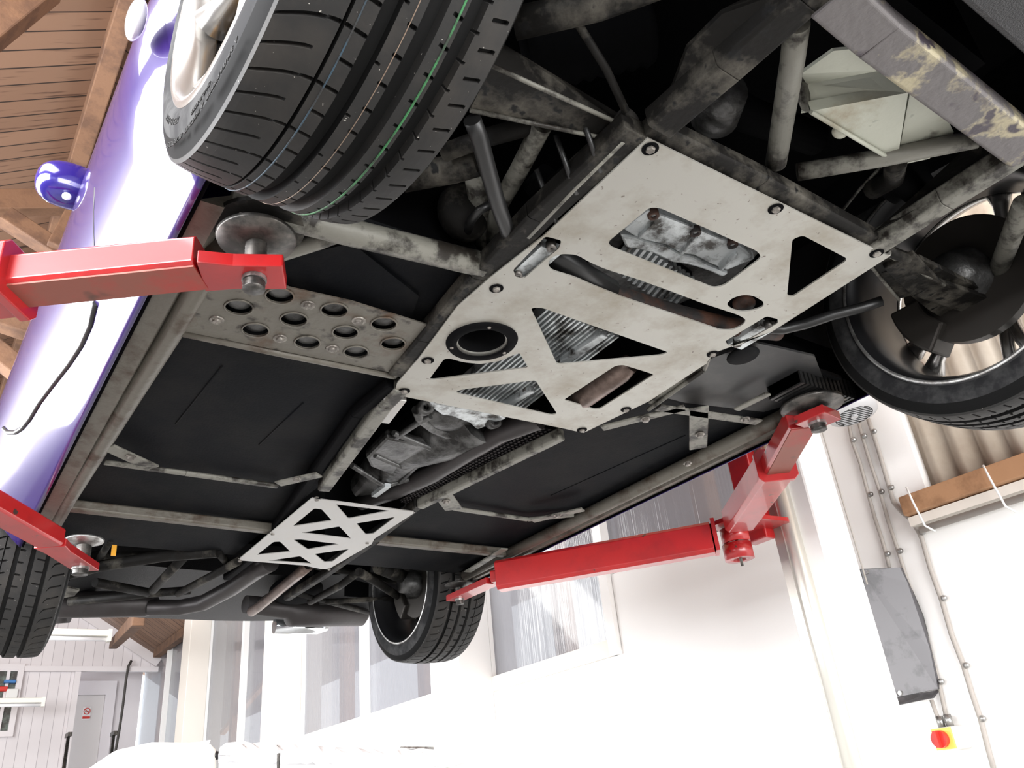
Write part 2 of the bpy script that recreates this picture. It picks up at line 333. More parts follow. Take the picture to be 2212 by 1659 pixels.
# far gable wall (tongue and groove), with a deeper door recess at its right-hand end
xd = P(165, 1510, y=13.4)[0]; zc = P(60, 1440, y=13.4)[2]
b = MB(); b.box(XL, xd, 13.4, 13.5, ZF, zc)
b.box(XL, P(152, 1335, y=13.4)[0] * 0 + WX - .05, 13.42, 13.5, zc, zc + .05)
struct('wall_far', b, M_clad)
gable = [(XL, 13.4, zc + .02), (WX, 13.4, zc + .02), (WX, 13.4, sl(WX)), (WX, 13.4, sl(WX)), (XR, 13.4, HR), (XL, 13.4, sl(XL))]
ga = [P(0, 1433, y=13.4), P(311, 1446, y=13.4), P(152, 1330, y=13.4)]
xe = WX; rk = [(XL, 13.4, zc), (xe, 13.4, zc), (xe, 13.4, zc + .03), (ga[2][0] - .9, 13.4, ga[2][2] + .62), (XL, 13.4, ga[2][2] + .62)]
struct('wall_gable', MB().slab(rk, (0, .1, 0)), M_clad)
struct('trim_40', MB().bar((xe, 13.36, zc + .06), (ga[2][0] - .9, 13.36, ga[2][2] + .68), .04, .13, up=(0, 0, 1)), M_whitec)
struct('trim_41', MB().box(XL, xe, 13.33, 13.4, zc - .07, zc), M_whitec)
struct('trim_42', MB().box(xd - .07, xd + .004, 13.345, 13.395, ZF, zc - .071), M_whitec)
struct('wall_recess', MB().box(xd - .3, WX, YF, YF + .1, ZF, HE + .3), M_whitec)
dl = P(166, 1503, y=YF); dr = P(226, 1503, y=YF)
struct('door_1', MB().box(dl[0] - .25, dr[0], YF - .05, YF, ZF, dl[2]), M_door, bevel=.01)
struct('trim_43', MB().box(dl[0] - .4, dr[0] + .14, YF - .08, YF, dl[2], dl[2] + .20), M_whitec)
struct('trim_44', MB().box(dr[0], dr[0] + .14, YF - .08, YF, ZF, dl[2]), M_whitec)
# cabin window: dark panes in a white frame
a = P(-30, 1448, y=13.4); c = P(38, 1448, y=13.4); d = P(24, 1580, y=13.4)
x0, x1, z0, z1 = a[0], c[0], d[2], c[2]
struct('window_20', MB().box(x0, x1, 13.37, 13.39, z0, z1), M_glassd)
b = MB(); w = .07
b.box(x0 - w, x1 + w, 13.32, 13.4, z1, z1 + w); b.box(x0 - w, x1 + w, 13.32, 13.4, z0 - w, z0); b.box(x1, x1 + w, 13.32, 13.4, z0, z1); b.box(x0 - w, x0, 13.32, 13.4, z0, z1)
b.box((x0 + x1) / 2 + .06, (x0 + x1) / 2 + .10, 13.34, 13.38, z0, z1); b.box(x0, x1, 13.34, 13.38, z0 + .47 * (z1 - z0), z0 + .53 * (z1 - z0))
struct('trim_45', b, M_whitec)
for (px_, py_, m_, w_, h_) in ((4, 1490, M_redk, .12, .06), (20, 1474, mat('blue_plastic', (.05, .2, .5), .4), .14, .04), (24, 1500, M_sign, .14, .12)):
    q = P(px_, py_, y=13.37); o = obj('workshop_tin', MB().box(q[0] - w_ / 2, q[0] + w_ / 2, 13.28, 13.36, q[2] - h_ / 2, q[2] + h_ / 2), m_, bevel=.01)
    tag(o, {4: 'red tin showing in the cabin window at far left', 20: 'blue tin showing in the cabin window at far left', 24: 'white box showing in the cabin window at far left'}[px_], 'tin')

# roof timbers
def beam(a, b_, w, t, label, m=M_beam, up=(0, 0, 1)):
    o = obj('roof_beam', MB().bar(a, b_, w, t, up=up), m, bevel=.008); tag(o, label, 'beam', 'roof timbers'); return o
beam((XR - .05, YN, HR - .16), (XR - .05, 13.3, HR - .16), .11, .26, 'long timber ridge beam running up behind the purple car')
ta = P(-90, 440, y=4.9); tb = P(185, 436, y=4.9)
beam(ta, tb, .10, .15, 'thick dark horizontal tie beam behind the door mirror')
for (p, q, yy, lab) in (((10, 468), (150, 560), 4.85, 'brown diagonal brace below the dark tie beam'), ((120, 540), (165, 455), 4.8, 'short brown strut standing up beside the purple car'), ((-40, 676), (75, 715), 4.6, 'brown brace just below the big red lift arm'), ((-30, 745), (40, 800), 4.6, 'lower brown brace at the left edge under the lift arm'), ((-40, 90), (110, -30), 3.05, 'pale diagonal roof strut in the top left corner')):
    beam(P(*p, y=yy), P(*q, y=yy), .11, .11, lab, up=(0, 1, 0))
beam(P(245, 1392, x=2.3), P(300, 1336, x=1.6), .1, .12, 'rafter crossing the boards above the far white gable')
beam((WX - .05, 5, HE - .03), (WX - .05, 13.3, HE - .03), .1, .12, 'dark wall plate along the top of the glazed wall')

# fluorescent fittings and far small things
def batten(pa, pb, y, r, label):
    t = thing('fluorescent_light', label, 'light fitting', P(*pa, y=y), group='fluorescent battens'); A, B = P(*pa, y=y), P(*pb, y=y); A = Vector((A[0], y, B[2]))
    obj('housing', MB().bar(A, B, r * 1.6, r, up=(0, 0, 1)), M_lamp, t, bevel=.01)
    obj('tube', MB().tube([A + Vector((.02, 0, -r * .9)), B + Vector((-.02, 0, -r * .9))], r * .35, 10), M_lens, t)
    obj('end_cap', MB().box(B[0] - .03, B[0] + .01, y - r * .9, y + r * .9, B[2] - r * 1.3, B[2] + r * .6), M_lamp, t)
batten((60, 1357), (238, 1369), 11.2, .075, 'white fluorescent batten hanging beneath the far boarded gable')
batten((-40, 1508), (95, 1513), 12.6, .06, 'white fluorescent batten crossing the cabin window at far left')
s = P(187, 1541, y=YF - .055); t = thing('no_smoking_sign', 'small no smoking sign with a red strip on the far white door', 'sign', s)
obj('backing', MB().box(s[0] - 0.055, s[0] + 0.055, s[1] - .006, s[1], s[2] - 0.09, s[2] + 0.085), M_sign, t)
ring = [(s[0] + 0.0425 * math.cos(a * math.pi / 12), s[1] - .01, s[2] + 0.03 + 0.0425 * math.sin(a * math.pi / 12)) for a in range(25)]
obj('red_ring', MB().tube(ring, 0.0055, 6, caps=False), M_redk, t)
obj('slash', MB().bar((s[0] - 0.03, s[1] - .01, s[2] + 0.06), (s[0] + 0.03, s[1] - .01, s[2]), .006, 0.01, up=(1, 0, 1)), M_redk, t)
obj('cigarette', MB().box(s[0] - 0.025, s[0] + 0.025, s[1] - .012, s[1] - .006, s[2] + 0.025, s[2] + 0.0325), M_gblack, t)
obj('red_strip', MB().box(s[0] - 0.05, s[0] + 0.05, s[1] - .012, s[1] - .005, s[2] - 0.075, s[2] - 0.0425), M_redk, t)
for (pa, pb, pc, lab) in (((148, 1588), (140, 1700), (152, 1700), 'dark folded steel trestle standing left of the far door'), ((246, 1585), (249, 1700), (254, 1640), 'dark folded steel trestle standing right of the far door')):
    A = P(*pa, y=12.8); B = P(*pb, y=12.8); t = thing('steel_trestle', lab, 'trestle', (A[0], 12.8, ZF), group='folded trestles by the far door')
    for k, (dx, dy) in enumerate(((-.05, -.2), (.06, .2))): obj('leg', MB().tube([A, (A[0] + dx, 12.8 + dy, ZF)], .02, 8), M_dsteel, t)
    obj('top_bar', MB().bar(A + Vector((0, -.12, 0)), A + Vector((0, .12, 0)), .05, .05), M_dsteel, t)
cp = [(284, 1427), (277, 1440), (272, 1470), (266, 1520), (258, 1575), (249, 1625), (244, 1690)]
tag(obj('wall_cable', MB().tube([P(*q, y=13.3) for q in cp], .018, 8), M_cabled), 'black cable drooping down the pale corner by the far door', 'cable')

# canopy sheet in the foreground bottom left
t = thing('folded_canopy', 'white crumpled canopy sheet rolled on a frame at the bottom of the picture', 'canopy', (1.0, 5.0, ZF))
def crumple(a, b_, h0, h1, n=60, m=8, amp=.03, dep=.15):
    vs = []; fs = []; rr = random.Random(3)
    for i in range(n + 1):
        tt = i / n; p = Vector(a).lerp(Vector(b_), tt)
        for j in range(m + 1):
            an = 2 * math.pi * j / m; k = 1 + rr.uniform(-.22, .22)
            vs.append((p.x, p.y + math.cos(an) * dep * k, p.z + math.sin(an) * (h0 + (h1 - h0) * tt) * k))
    for i in range(n):
        for j in range(m): fs.append((i * (m + 1) + j, i * (m + 1) + j + 1, (i + 1) * (m + 1) + j + 1, (i + 1) * (m + 1) + j))
    return vs, fs
A = P(487, 1625, y=5.2); B = P(1205, 1646, y=4.4)
v, f_ = crumple(A, B, .055, .035); obj('rolled_edge', MB().add(v, f_, False), M_sheet, t)
A2 = Vector((A.x, A.y + .1, A.z - .03)); B2 = Vector((B.x, B.y + .1, B.z - .02))
b = MB(); vs = []; fs = []; rr = random.Random(5)
for i in range(31):
    p = A2.lerp(B2, i / 30)
    for j in range(5): vs.append((p.x, p.y + rr.uniform(-.03, .03), p.z - j * .25))
for i in range(30):
    for j in range(4): fs.append((i * 5 + j, i * 5 + j + 1, (i + 1) * 5 + j + 1, (i + 1) * 5 + j))
obj('hanging_sheet', b.add(vs, fs, True), M_sheet, t)
obj('frame_tube', MB().tube([P(865, 1617, y=5.2), P(1000, 1617, y=5.1)], .012, 8), M_steel, t)
c0 = P(1200, 1640, y=4.4); obj('clip', MB().tube([c0 + Vector((-.05, 0, .03)), c0, c0 + Vector((.04, 0, -.01)), c0 + Vector((0, 0, -.04))], .013, 8), M_steel, t)
sp = [P(597, 1612, y=4.98), P(602, 1620, y=4.97), P(601, 1640, y=4.97), P(601, 1700, y=4.97)]
obj('tie_strap', MB().tube(sp, .009, 8), M_dsteel, t)
t = thing('gazebo_roof', 'white sheeted gazebo roof peeping in below the far door', 'canopy', (.9, 6.2, ZF))
poly = [(215, 1675), (250, 1655), (318, 1608), (330, 1603), (410, 1604), (445, 1601), (457, 1597), (452, 1607), (459, 1616), (459, 1680)]
rr = random.Random(9); fr = [P(*q, y=5.6) for q in poly]
obj('sheet', MB().slab(fr, (.05, 1.2, .08)), M_sheet, t, bevel=.02)
obj('frame_end', MB().tube([P(449, 1614, y=5.5), P(459, 1622, y=5.5), P(460, 1700, y=5.5)], .022, 8), M_lamp, t)
o = obj('frame_joint', MB().ell(P(467, 1632, y=5.5), .025, .025, .025), M_gblack, t)

# ---- things on the right wall
def wp(px, py, x=WX): return P(px, py, x=x)
cables = [([(1832, 905), (1840, 951), (1858, 1000), (1876, 1069), (1890, 1120), (1905, 1165), (1915, 1200), (1921, 1226)], [(1841, 951), (1877, 1069), (1914, 1197)], 'leftmost thin buff cable clipped down the white wall into the grey cover', .0075),
          ([(1852, 900), (1863, 943), (1880, 1000), (1901, 1063), (1920, 1130), (1940, 1190), (1951, 1226), (1975, 1300), (2003, 1380), (2028, 1475), (2040, 1530), (2046, 1562)], [(1864, 943), (1901, 1063), (1941, 1191), (2029, 1473)], 'middle grey cable clipped down past the grey cover to the red switch', .0075),
          ([(1875, 905), (1885, 933), (1900, 980), (1921, 1053), (1930, 1085), (1950, 1108), (1968, 1122), (1985, 1150), (1992, 1165), (2010, 1230), (2034, 1296), (2055, 1370), (2082, 1440), (2100, 1500), (2118, 1553), (2135, 1620), (2150, 1675)], [(1885, 933), (1922, 1054), (1989, 1151), (2035, 1293), (2083, 1438), (2118, 1553)], 'rightmost long grey cable jogging round the timber beam end down the wall', .009)]
for pts, clips, lab, r in cables:
    t = thing('wall_cable', lab, 'cable', wp(*pts[0], x=WX - .02), group='clipped cables on the white wall')
    obj('cable', MB().tube([wp(*q, x=WX - .012) for q in pts], r, 8), M_cable, t)
    for c_ in clips:
        q = wp(*c_, x=WX - .02); obj('clip', MB().ell((q.x, q.y - .008, q.z), .011, .011, .011, 10, 8), M_steel, t)
A, B, D = P(1850, 1228, x=WX - .14), P(1945, 1225, x=WX - .14), P(1930, 1523, x=WX - .14)
t = thing('control_cover', 'tall dark grey metal cover with screws hanging on the white wall', 'electrical box', P(1935, 1370, x=WX))
lid = [(1859, 1231), (1944, 1226), (1960, 1258), (1990, 1330), (2008, 1400), (2024, 1470), (2026, 1488), (1931, 1507)]
obj('lid', MB().slab([wp(*q, x=WX - xo) for q, xo in zip(lid, (.16, .05, .04, .03, .03, .03, .03, .16))], (.012, 0, 0)), M_grey, t)
body = [(1847, 1229), (1944, 1226), (1960, 1258), (1990, 1330), (2008, 1400), (2024, 1470), (2024, 1486), (1928, 1514)]
obj('housing', MB().slab([wp(*q, x=WX - xo) for q, xo in zip(body, (.146, .036, .026, .016, .016, .016, .016, .146))], (.016, 0, 0)), M_gblack, t)
bot = [wp(1930, 1524, x=WX - .145), wp(2016, 1500, x=WX - .145)]
obj('bottom_panel', MB().slab([wp(1931, 1509, x=WX - .15), wp(2026, 1490, x=WX - .02), wp(2013, 1508, x=WX - .02), wp(1930, 1525, x=WX - .14)], (.015, 0, 0)), M_grey, t)
for q, xo in (((1869, 1236), .155), ((1943, 1497), .15)): obj('screw', MB().disc(wp(*q, x=WX - xo), .008, .012, (1, 0, 0), 12), M_steel, t)
# isolator switch
c = P(2040, 1600, x=WX - .07); t = thing('isolator_switch', 'white isolator switch box with red rotary knob on yellow plate', 'switch', (WX, c.y, c.z))
fc = [P(2019, 1573, x=WX - .09), P(2058, 1568, x=WX - .09), P(2073, 1616, x=WX - .09), P(2035, 1624, x=WX - .09)]
obj('housing', MB().slab(fc, (.09, 0, 0)), M_lamp, t, bevel=.006)
k = P(2037, 1596, x=WX - .1); obj('yellow_plate', MB().box(k.x, k.x + .012, k.y - .034, k.y + .034, k.z - .034, k.z + .034), M_yellow, t)
kb = obj('knob', MB().disc((k.x - .002, k.y + .004, k.z), .028, .02, (-1, 0, 0), 24), M_redk, t)
obj('grip', MB().bar((k.x - .03, k.y + .004, k.z - .026), (k.x - .03, k.y + .004, k.z + .026), .012, .02, up=(1, 0, 0)), M_redk, kb)
for q in ((2032, 1560), (2049, 1556)):
    e = wp(*q, x=WX - .04); obj('gland', MB().tube([e + Vector((0, 0, .02)), e + Vector((0, 0, -.02))], .013, 10), M_steel, t)
tag(obj('wall_cable', MB().tube([wp(2012, 1512, x=WX - .04), wp(2022, 1540, x=WX - .04), wp(2031, 1562, x=WX - .04)], .0075, 8), M_cable), 'short cable stub dropping from the grey cover to the switch', 'cable')
# motor with fan cowl, up behind the wheel
c = P(1845, 899, x=WX - .25); ax = Vector((-.05, -.28, -.96)); ax = Vector((-.02, -.12, -.99)).normalized()
t = thing('electric_motor', 'pale grey electric motor with black fan grille hanging beside the lift post', 'motor', c)
obj('cowl', MB().lathe([(-.18, .0001), (-.18, .094), (-.03, .10), (-.008, .094), (0, .072)], c, ax, 40), M_motor, t)
g = obj('fan_grille', MB().disc(c - ax * .01, .070, .008, ax, 32), M_gblack, t)
e1 = ax.orthogonal().normalized(); e2 = ax.cross(e1)
for i in range(-4, 5):
    w_ = math.sqrt(max(0, .068 ** 2 - (i * .0155) ** 2)); p = c + e1 * i * .0155
    obj('grille_bar', MB().bar(p - e2 * w_, p + e2 * w_, .0014, .003, up=ax), M_motor, g)
obj('cooling_fins', (lambda b: [b.bar(c - ax * .18 + (e1 * math.cos(a) + e2 * math.sin(a)) * .07, c - ax * .36 + (e1 * math.cos(a) + e2 * math.sin(a)) * .07, .006, .03, up=(e1 * math.cos(a) + e2 * math.sin(a))) for a in [i * math.pi / 14 for i in range(28)]] and b)(MB()), M_motor, t)
obj('hub_badge', MB().disc(c, .014, .006, ax, 8), M_motor, t)
obj('motor_core', MB().lathe([(-.4, .0001), (-.4, .066), (-.18, .066), (-.18, .0001)], c, ax, 30), M_motor, t)
# timber lintel and bar under the corrugated bay
t = thing('timber_lintel', 'sawn timber lintel under the corrugated sheet on the right wall', 'beam', (WX, 1.4, .86))
A = P(1958, 1097, x=WX - .03); B = P(2212, 1014, x=WX - .03); d = (B - A)
obj('timber', MB().bar((WX - .02, A.y, A.z + .0), (WX - .02, YN + .05, A.z - .04), .10, .075), M_wood, t, bevel=.004)
obj('pale_underside', MB().bar((WX - .005, A.y - .0, A.z - .060), (WX - .005, YN + .05, A.z - .10), .08, .035), M_cream, t)
for q in ((1972, 1085), (2140, 1040)):
    e = P(*q, x=WX - .08); obj('tie', MB().tube([(e.x - .01, e.y, e.z + .06), (e.x - .02, e.y - .01, e.z), (e.x - .01, e.y - .02, e.z - .10), (e.x + .03, e.y - .03, e.z - .12)], .004, 8), M_sign, t)
tag(obj('steel_bar', MB().tube([(WX - .04, A.y - .03, A.z - .10), (WX - .04, YN + .05, A.z - .14)], .013, 10), M_cable), 'thin grey conduit running just under the timber lintel', 'pipe')

# ================================================================== LIFT
def arm_tube(b, pts_bottom, w, t_, ch): pass
cx0, cy0 = 2.52, 1.80
t = thing('lift_column', 'white two-post lift column with pale aluminium edge and red carriage', 'lift post', (2.75, 1.7, ZF))
obj('post', MB().box(2.59, 2.78, 1.67, 1.80, ZF, 2.3), M_col, t, bevel=.01)
obj('guide_tube', MB().tube([(2.575, 1.775, ZF), (2.575, 1.775, 2.3)], .032, 20), M_pipe, t)
obj('guide_rail', MB().bar((2.585, 1.825, ZF), (2.585, 1.825, 2.3), .03, .045, up=(0, 1, 0)), M_pipe, t)
obj('hydraulic_line', MB().tube([(2.785, 1.665, .6), (2.785, 1.665, 2.3)], .003, 8), M_cable, t)
cg = obj('carriage', MB().box(2.50, 2.555, 1.83, 1.93, .80, 1.40), M_red, t, bevel=.006)
obj('hinge_plate', MB().prism(rounded([(2.55, 1.74), (2.55, 1.93), (2.38, 1.93), (2.28, 1.90), (2.28, 1.80), (2.36, 1.76)], .03), .835, .85), M_red, cg)

def lift_arm(label, pivot, mid, tip, z, w, h, wi, hi, disc_c, scr_r=.022, m=M_red, mi=M_redg, disc_h=.84, collar=True, tongue=.05):
    t = thing('lift_arm', label, 'lift arm', (pivot[0], pivot[1], z), group='red lift arms under the car')
    pv = Vector((pivot[0], pivot[1], z + h / 2)); md = Vector((mid[0], mid[1], z + h / 2)); tp = Vector((tip[0], tip[1], z + h / 2)); d = (tp - pv).normalized(); sd = d.cross(Vector((0, 0, 1)))
    obj('outer_tube', MB().bar(pv, md, w, h, ch=.012), m, t, bevel=.002)
    if collar:
        obj('collar', MB().bar(md - d * .012, md + d * .004, w + .012, h + .012, ch=.014), m, t, bevel=.002)
    en = tp - d * .10
    obj('inner_tube', MB().bar(md - d * .1, en, wi, hi, ch=.006), m, t, bevel=.002)
    if mi is not m:
        dz = Vector((0, 0, hi / 2 + .001)); obj('scraped_underside', MB().bar(md - dz, en - dz, wi - .010, .003), mi, t)
    dc = Vector((disc_c[0], disc_c[1], 0)); e2 = Vector((dc.x, dc.y, z + h / 2 + .0)); 
    d2 = (Vector((dc.x, dc.y, 0)) - Vector((en.x, en.y, 0))).normalized(); s2 = d2.cross(Vector((0, 0, 1)))
    a0 = en - d2 * .0; a1 = e2 + d2 * .045
    tz = z + h / 2 - hi / 2 + .008
    pl = [a0 + s2 * wi * .55, a0 + d2 * .05 + s2 * tongue, a1 + s2 * tongue, a1 - s2 * tongue, a0 + d2 * .05 - s2 * tongue, a0 - s2 * wi * .55]
    obj('end_plate', MB().prism([(q.x, q.y) for q in pl], tz - .009, tz + .014), m, t, bevel=.002)
    st, sb = disc_h, tz - .03
    sc = MB(); zz = sb; prof = [(0, .0001)]
    while zz < st: prof += [(zz - sb, scr_r), (zz - sb + .003, scr_r * .88)]; zz += .006
    sc.lathe(prof, (dc.x, dc.y, sb), (0, 0, 1), 24); obj('screw', sc, M_dsteel, t)
    obj('screw_end', MB().disc((dc.x, dc.y, tz - .016), scr_r * 1.1, .008, (0, 0, 1), 20), M_steel, t)
    return t, dc
# front left
disc = P(565, 493, h=.835)
t, dc = lift_arm('large red lift arm crossing the upper left, pad under front sill', (-.30, 1.49), (.03, 1.243), (.335, 1.014), .745, .095, .085, .070, .055, (.325, 1.04), tongue=.031, scr_r=.017)
obj('pad', MB().lathe([(0, .0001), (0, .022), (.008, .060), (.014, .062), (.016, .0001)], (dc.x, dc.y, .822), (0, 0, 1), 40), M_dsteel, t)
# rear left
disc = P(183, 1168, h=.83)
t, dc = lift_arm('red lift arm at the lower left edge with steel pad below rear sill', (-.30, 1.76), (-.02, 2.06), tuple(P(150, 1207, h=.745)[:2]), .745, .09, .06, .075, .05, disc, mi=M_red, tongue=.034)
obj('pad', MB().lathe([(0, .0001), (0, .022), (.012, .052), (.018, .054), (.02, .0001)], (dc.x, dc.y, .815), (0, 0, 1), 40), M_steel, t)
# front right
HX, HY = 2.36, 1.86; pv = Vector((2.27, 1.76, 0)); md = Vector((1.968, 1.35, 0)); tp = Vector((1.70, 1.02, 0)); disc = Vector((1.765, 1.062, 0))
t, dc = lift_arm('short red telescopic lift arm reaching up to the right front sill', pv[:2], md[:2], tp[:2], .775, .105, .09, .075, .055, disc, scr_r=.020, mi=M_redg, tongue=.042)
obj('pad', MB().lathe([(0, .0001), (0, .024), (.010, .078), (.018, .08), (.02, .0001)], (dc.x, dc.y, .825), (0, 0, 1), 40), M_dsteel, t)
hg = obj('hinge_eye', MB().lathe([(0, .022), (0, .05), (.05, .05), (.05, .022)], (HX, HY, .775), (0, 0, 1), 30, closed=True), M_red, t)
obj('hinge_bolt', MB().tube([(HX + .004, HY, .69), (HX + .004, HY, .80)], .005, 10), M_dsteel, hg)
# rear right
pr = P(1552, 1190, h=.73); q = P(1079, 1272, h=.73)
t, dc = lift_arm('long red lift arm reaching back to the right rear wheel', (pr.x + .02, pr.y + .03), (q.x + .02, q.y + .03), (q.x + .02 - .072, q.y + .03 + .10), .73, .075, .11, .06, .045, P(990, 1254, h=.835), scr_r=.017, mi=M_red, collar=False, tongue=.034)
obj('pad', MB().lathe([(0, .0001), (0, .02), (.010, .055), (.016, .057), (.018, .0001)], (dc.x, dc.y, .805), (0, 0, 1), 40), M_dsteel, t)
obj('hinge_eye', MB().lathe([(0, .024), (0, .052), (.055, .052), (.055, .024)], (HX + .005, HY + .005, .715), (0, 0, 1), 30, closed=True), M_red, t)
e = P(1556, 1168, h=.72); obj('end_collar', MB().bar((pr.x + .02, pr.y + .03, .79), (pr.x + .03, pr.y + .02, .79), .082, .116), M_red, t)
# ================================================================== CAR
car = thing('sports_car', 'purple sports car raised on the red lift, seen from underneath', 'car', (CXC, 1.9, HB))
YC_F, YC_R = .613, 3.20; ZW = .965
def xmax(y): return .110 - .013 * max(0, min(1, (y - .9) / .8)) - .035 * max(0, min(1, (y - 1.7) / 1.3)) + .05 * max(0, .45 - y)
def S(y, h):
    xm = xmax(y); hm = 1.12
    if h < hm: return xm + (.222 - xm) * ((hm - h) / (hm - HB)) ** 1.9
    k = max(0, h - hm); return xm + .62 * k ** 1.8
def lowh(y):
    h = HB
    for yc, r in ((YC_F, .342), (YC_R, .37)):
        if abs(y - yc) < r: h = max(h, ZW + .01 + math.sqrt(max(0, r * r - (y - yc) ** 2)) - .0)
    if y > 3.56: h = max(h, 1.02)
    return h
def shell(mirror, ins=0):
    ys = []; y = -.45
    ys = sorted(set([round(-.45 + i * .03, 4) for i in range(154)] + [YC_F + s_ * .3419 for s_ in (-1, 1)] + [YC_R + s_ * .3699 for s_ in (-1, 1)] + [YC_F + .342 * math.cos(a * math.pi / 24) for a in range(1, 24)] + [YC_R + .37 * math.cos(a * math.pi / 24) for a in range(1, 24)]))
    nh = 26; b = MB(); vs = []; fs = []
    top = 1.62
    for y in ys:
        l = lowh(y)
        for j in range(nh + 1):
            h = l + (top - l) * (j / nh) ** 1.3; x = S(y, h)
            ex = 0
            if y > 3.3: ex = .55 * ((y - 3.3) / .9) ** 2.4
            if y < .1: ex = .5 * ((.1 - y) / .55) ** 2
            d_ = math.hypot(y - YC_F, h - ZW - .01)
            if d_ < .342 + .13: x += .045 * (1 - max(0, d_ - .342) / .13) ** 1.6 * max(0, min(1, (h - .89) / .07))
            x += ex + ins
            vs.append((x if not mirror else 2 * CXC - x, y, h))
    m = nh + 1
    for i in range(len(ys) - 1):
        for j in range(nh): fs.append((i * m + j, i * m + j + 1, (i + 1) * m + j + 1, (i + 1) * m + j))
    return b.add(vs, fs, True)
def bodyP(px, py, off=.0):
    d = ray(px, py); t = .3
    for i in range(4000):
        p = d * t
        if p.z > HB * .9 and p.x > S(p.y, p.z) - off: return p
        t += .001
    return p
bs = obj('body_side', shell(False), M_paint, car, solid=.003); bs['label'] = 'purple painted near side'
obj('body_side', shell(True), M_paint, car, solid=.003)
for mi_ in (False, True): obj('inner_skin', shell(mi_, .007), M_black, car)
def clampx(y, e): return e
# bonnet / deck closing the top, and the tail
obj('body_top', MB().box(.55, 1.55, -.4, 3.95, 1.60, 1.63), M_paint, car)
b = MB()
for s_ in (1, -1):
    f_ = lambda x: x if s_ == 1 else 2 * CXC - x
    vs = []; fs = []
    for i in range(40):
        y = -.42 + i * .112; vs += [(f_(S(y, 1.6)), y, 1.6), (f_(.6), y, 1.62)]
    for i in range(39): fs.append((2 * i, 2 * i + 1, 2 * i + 3, 2 * i + 2))
    b.add(vs, fs, True)
obj('wing_top', b, M_paint, car)
# grimy return lip along each sill
for s_ in (1, -1):
    g = lambda x: x if s_ == 1 else 2 * CXC - x
    vs = [(g(.225), 1.02, .858), (g(.264), 1.01, HB), (g(.285), 1.01, .885), (g(.225), 2.80, .858), (g(.264), 2.79, HB), (g(.285), 2.79, .885)]
    obj('sill_lip', MB().add(vs, [(0, 3, 4, 1), (1, 4, 5, 2), (2, 5, 3, 0), (0, 1, 2), (3, 5, 4)]), M_sill, car)
# door shut line
dpts = [(207, 655), (196, 700), (176, 745), (150, 785), (115, 830), (85, 870), (64, 905), (48, 925), (34, 934), (18, 934), (9, 925)]
obj('door_seal', MB().tube([bodyP(*q, off=.002) for q in dpts], .0062, 8), M_gblack, car)
obj('door_gap', MB().tube([bodyP(*q, off=.0005) for q in ((206, 405), (204, 450), (204, 500), (205, 530))], .0022, 6), M_gblack, car)
# side repeater
q = bodyP(303, 46, off=.004); obj('side_repeater', MB().ell((q.x - .006, q.y, q.z), .014, .036, .030), M_lens, car)
# door mirror
mc = P(150, 402, y=1.56)
def mirror():
    b = MB(); vs = []; fs = []; n, m = 24, 14
    for i in range(m + 1):
        bb = math.pi * i / m
        for k in range(n):
            a = 2 * math.pi * k / n; x, y, z = math.sin(bb) * math.cos(a), math.sin(bb) * math.sin(a), math.cos(bb)
            se = lambda v, e: math.copysign(abs(v) ** e, v)
            vs.append((mc.x + .064 * se(x, .8), mc.y + .045 * se(y, .9), mc.z + .047 * se(z, .8)))
    for i in range(m):
        for k in range(n): fs.append((i * n + k, i * n + (k + 1) % n, (i + 1) * n + (k + 1) % n, (i + 1) * n + k))
    return b.add(vs, fs, True)
mo = obj('door_mirror', mirror(), mat('blue_mirror_paint', (.018, .010, .17), .18, .2, coat=1.0), car)
obj('mirror_base', MB().tube([(mc.x + .02, mc.y + .02, mc.z), (mc.x + .10, mc.y + .03, mc.z - .01)], .022, 14), M_paint, mo)
k = P(144, 424, y=1.525); obj('mirror_button', MB().ell((k.x, k.y, k.z), .009, .006, .009), M_lens, mo)

# black inner body: floorpans, tunnel roof, engine-bay roof, arch liners
h1 = .893
obj('floorpan', MB().prism([(.285, .99), (.80, .99), (.76, 1.35), (.79, 1.46), (.895, 2.05), (.88, 2.86), (.30, 2.86)], h1, h1 + .01), M_floor, car)
obj('floorpan', MB().prism([(2 * CXC - x, y) for x, y in [(.285, .99), (.80, .99), (.76, 1.35), (.79, 1.46), (.895, 2.05), (.88, 2.86), (.30, 2.86)]], h1, h1 + .01), M_floor, car)
for (a, c) in (((655, 870), (560, 960)), ((480, 790), (380, 915)), ((1560, 960), (1290, 1090)), ((1480, 940), (1190, 1070))):
    obj('floor_swage', MB().tube([P(*a, h=.893), P(*c, h=.893)], .0022, 8), M_floor, car)
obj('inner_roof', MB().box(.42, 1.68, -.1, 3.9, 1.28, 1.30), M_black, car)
for s_ in (1, -1):
    g = lambda x: x if s_ == 1 else 2 * CXC - x
    for yc, r in ((YC_F, .362), (YC_R, .385)):
        vs = []; fs = []
        for i in range(25):
            a = math.pi * i / 24; y = yc + r * math.cos(a); h = ZW + r * math.sin(a)
            vs += [(g(.155), y, h), (g(.47), y, h)]
        for i in range(24): fs.append((2 * i, 2 * i + 1, 2 * i + 3, 2 * i + 2))
        obj('arch_liner', MB().add(vs, fs, True), M_black, car)
b = MB()
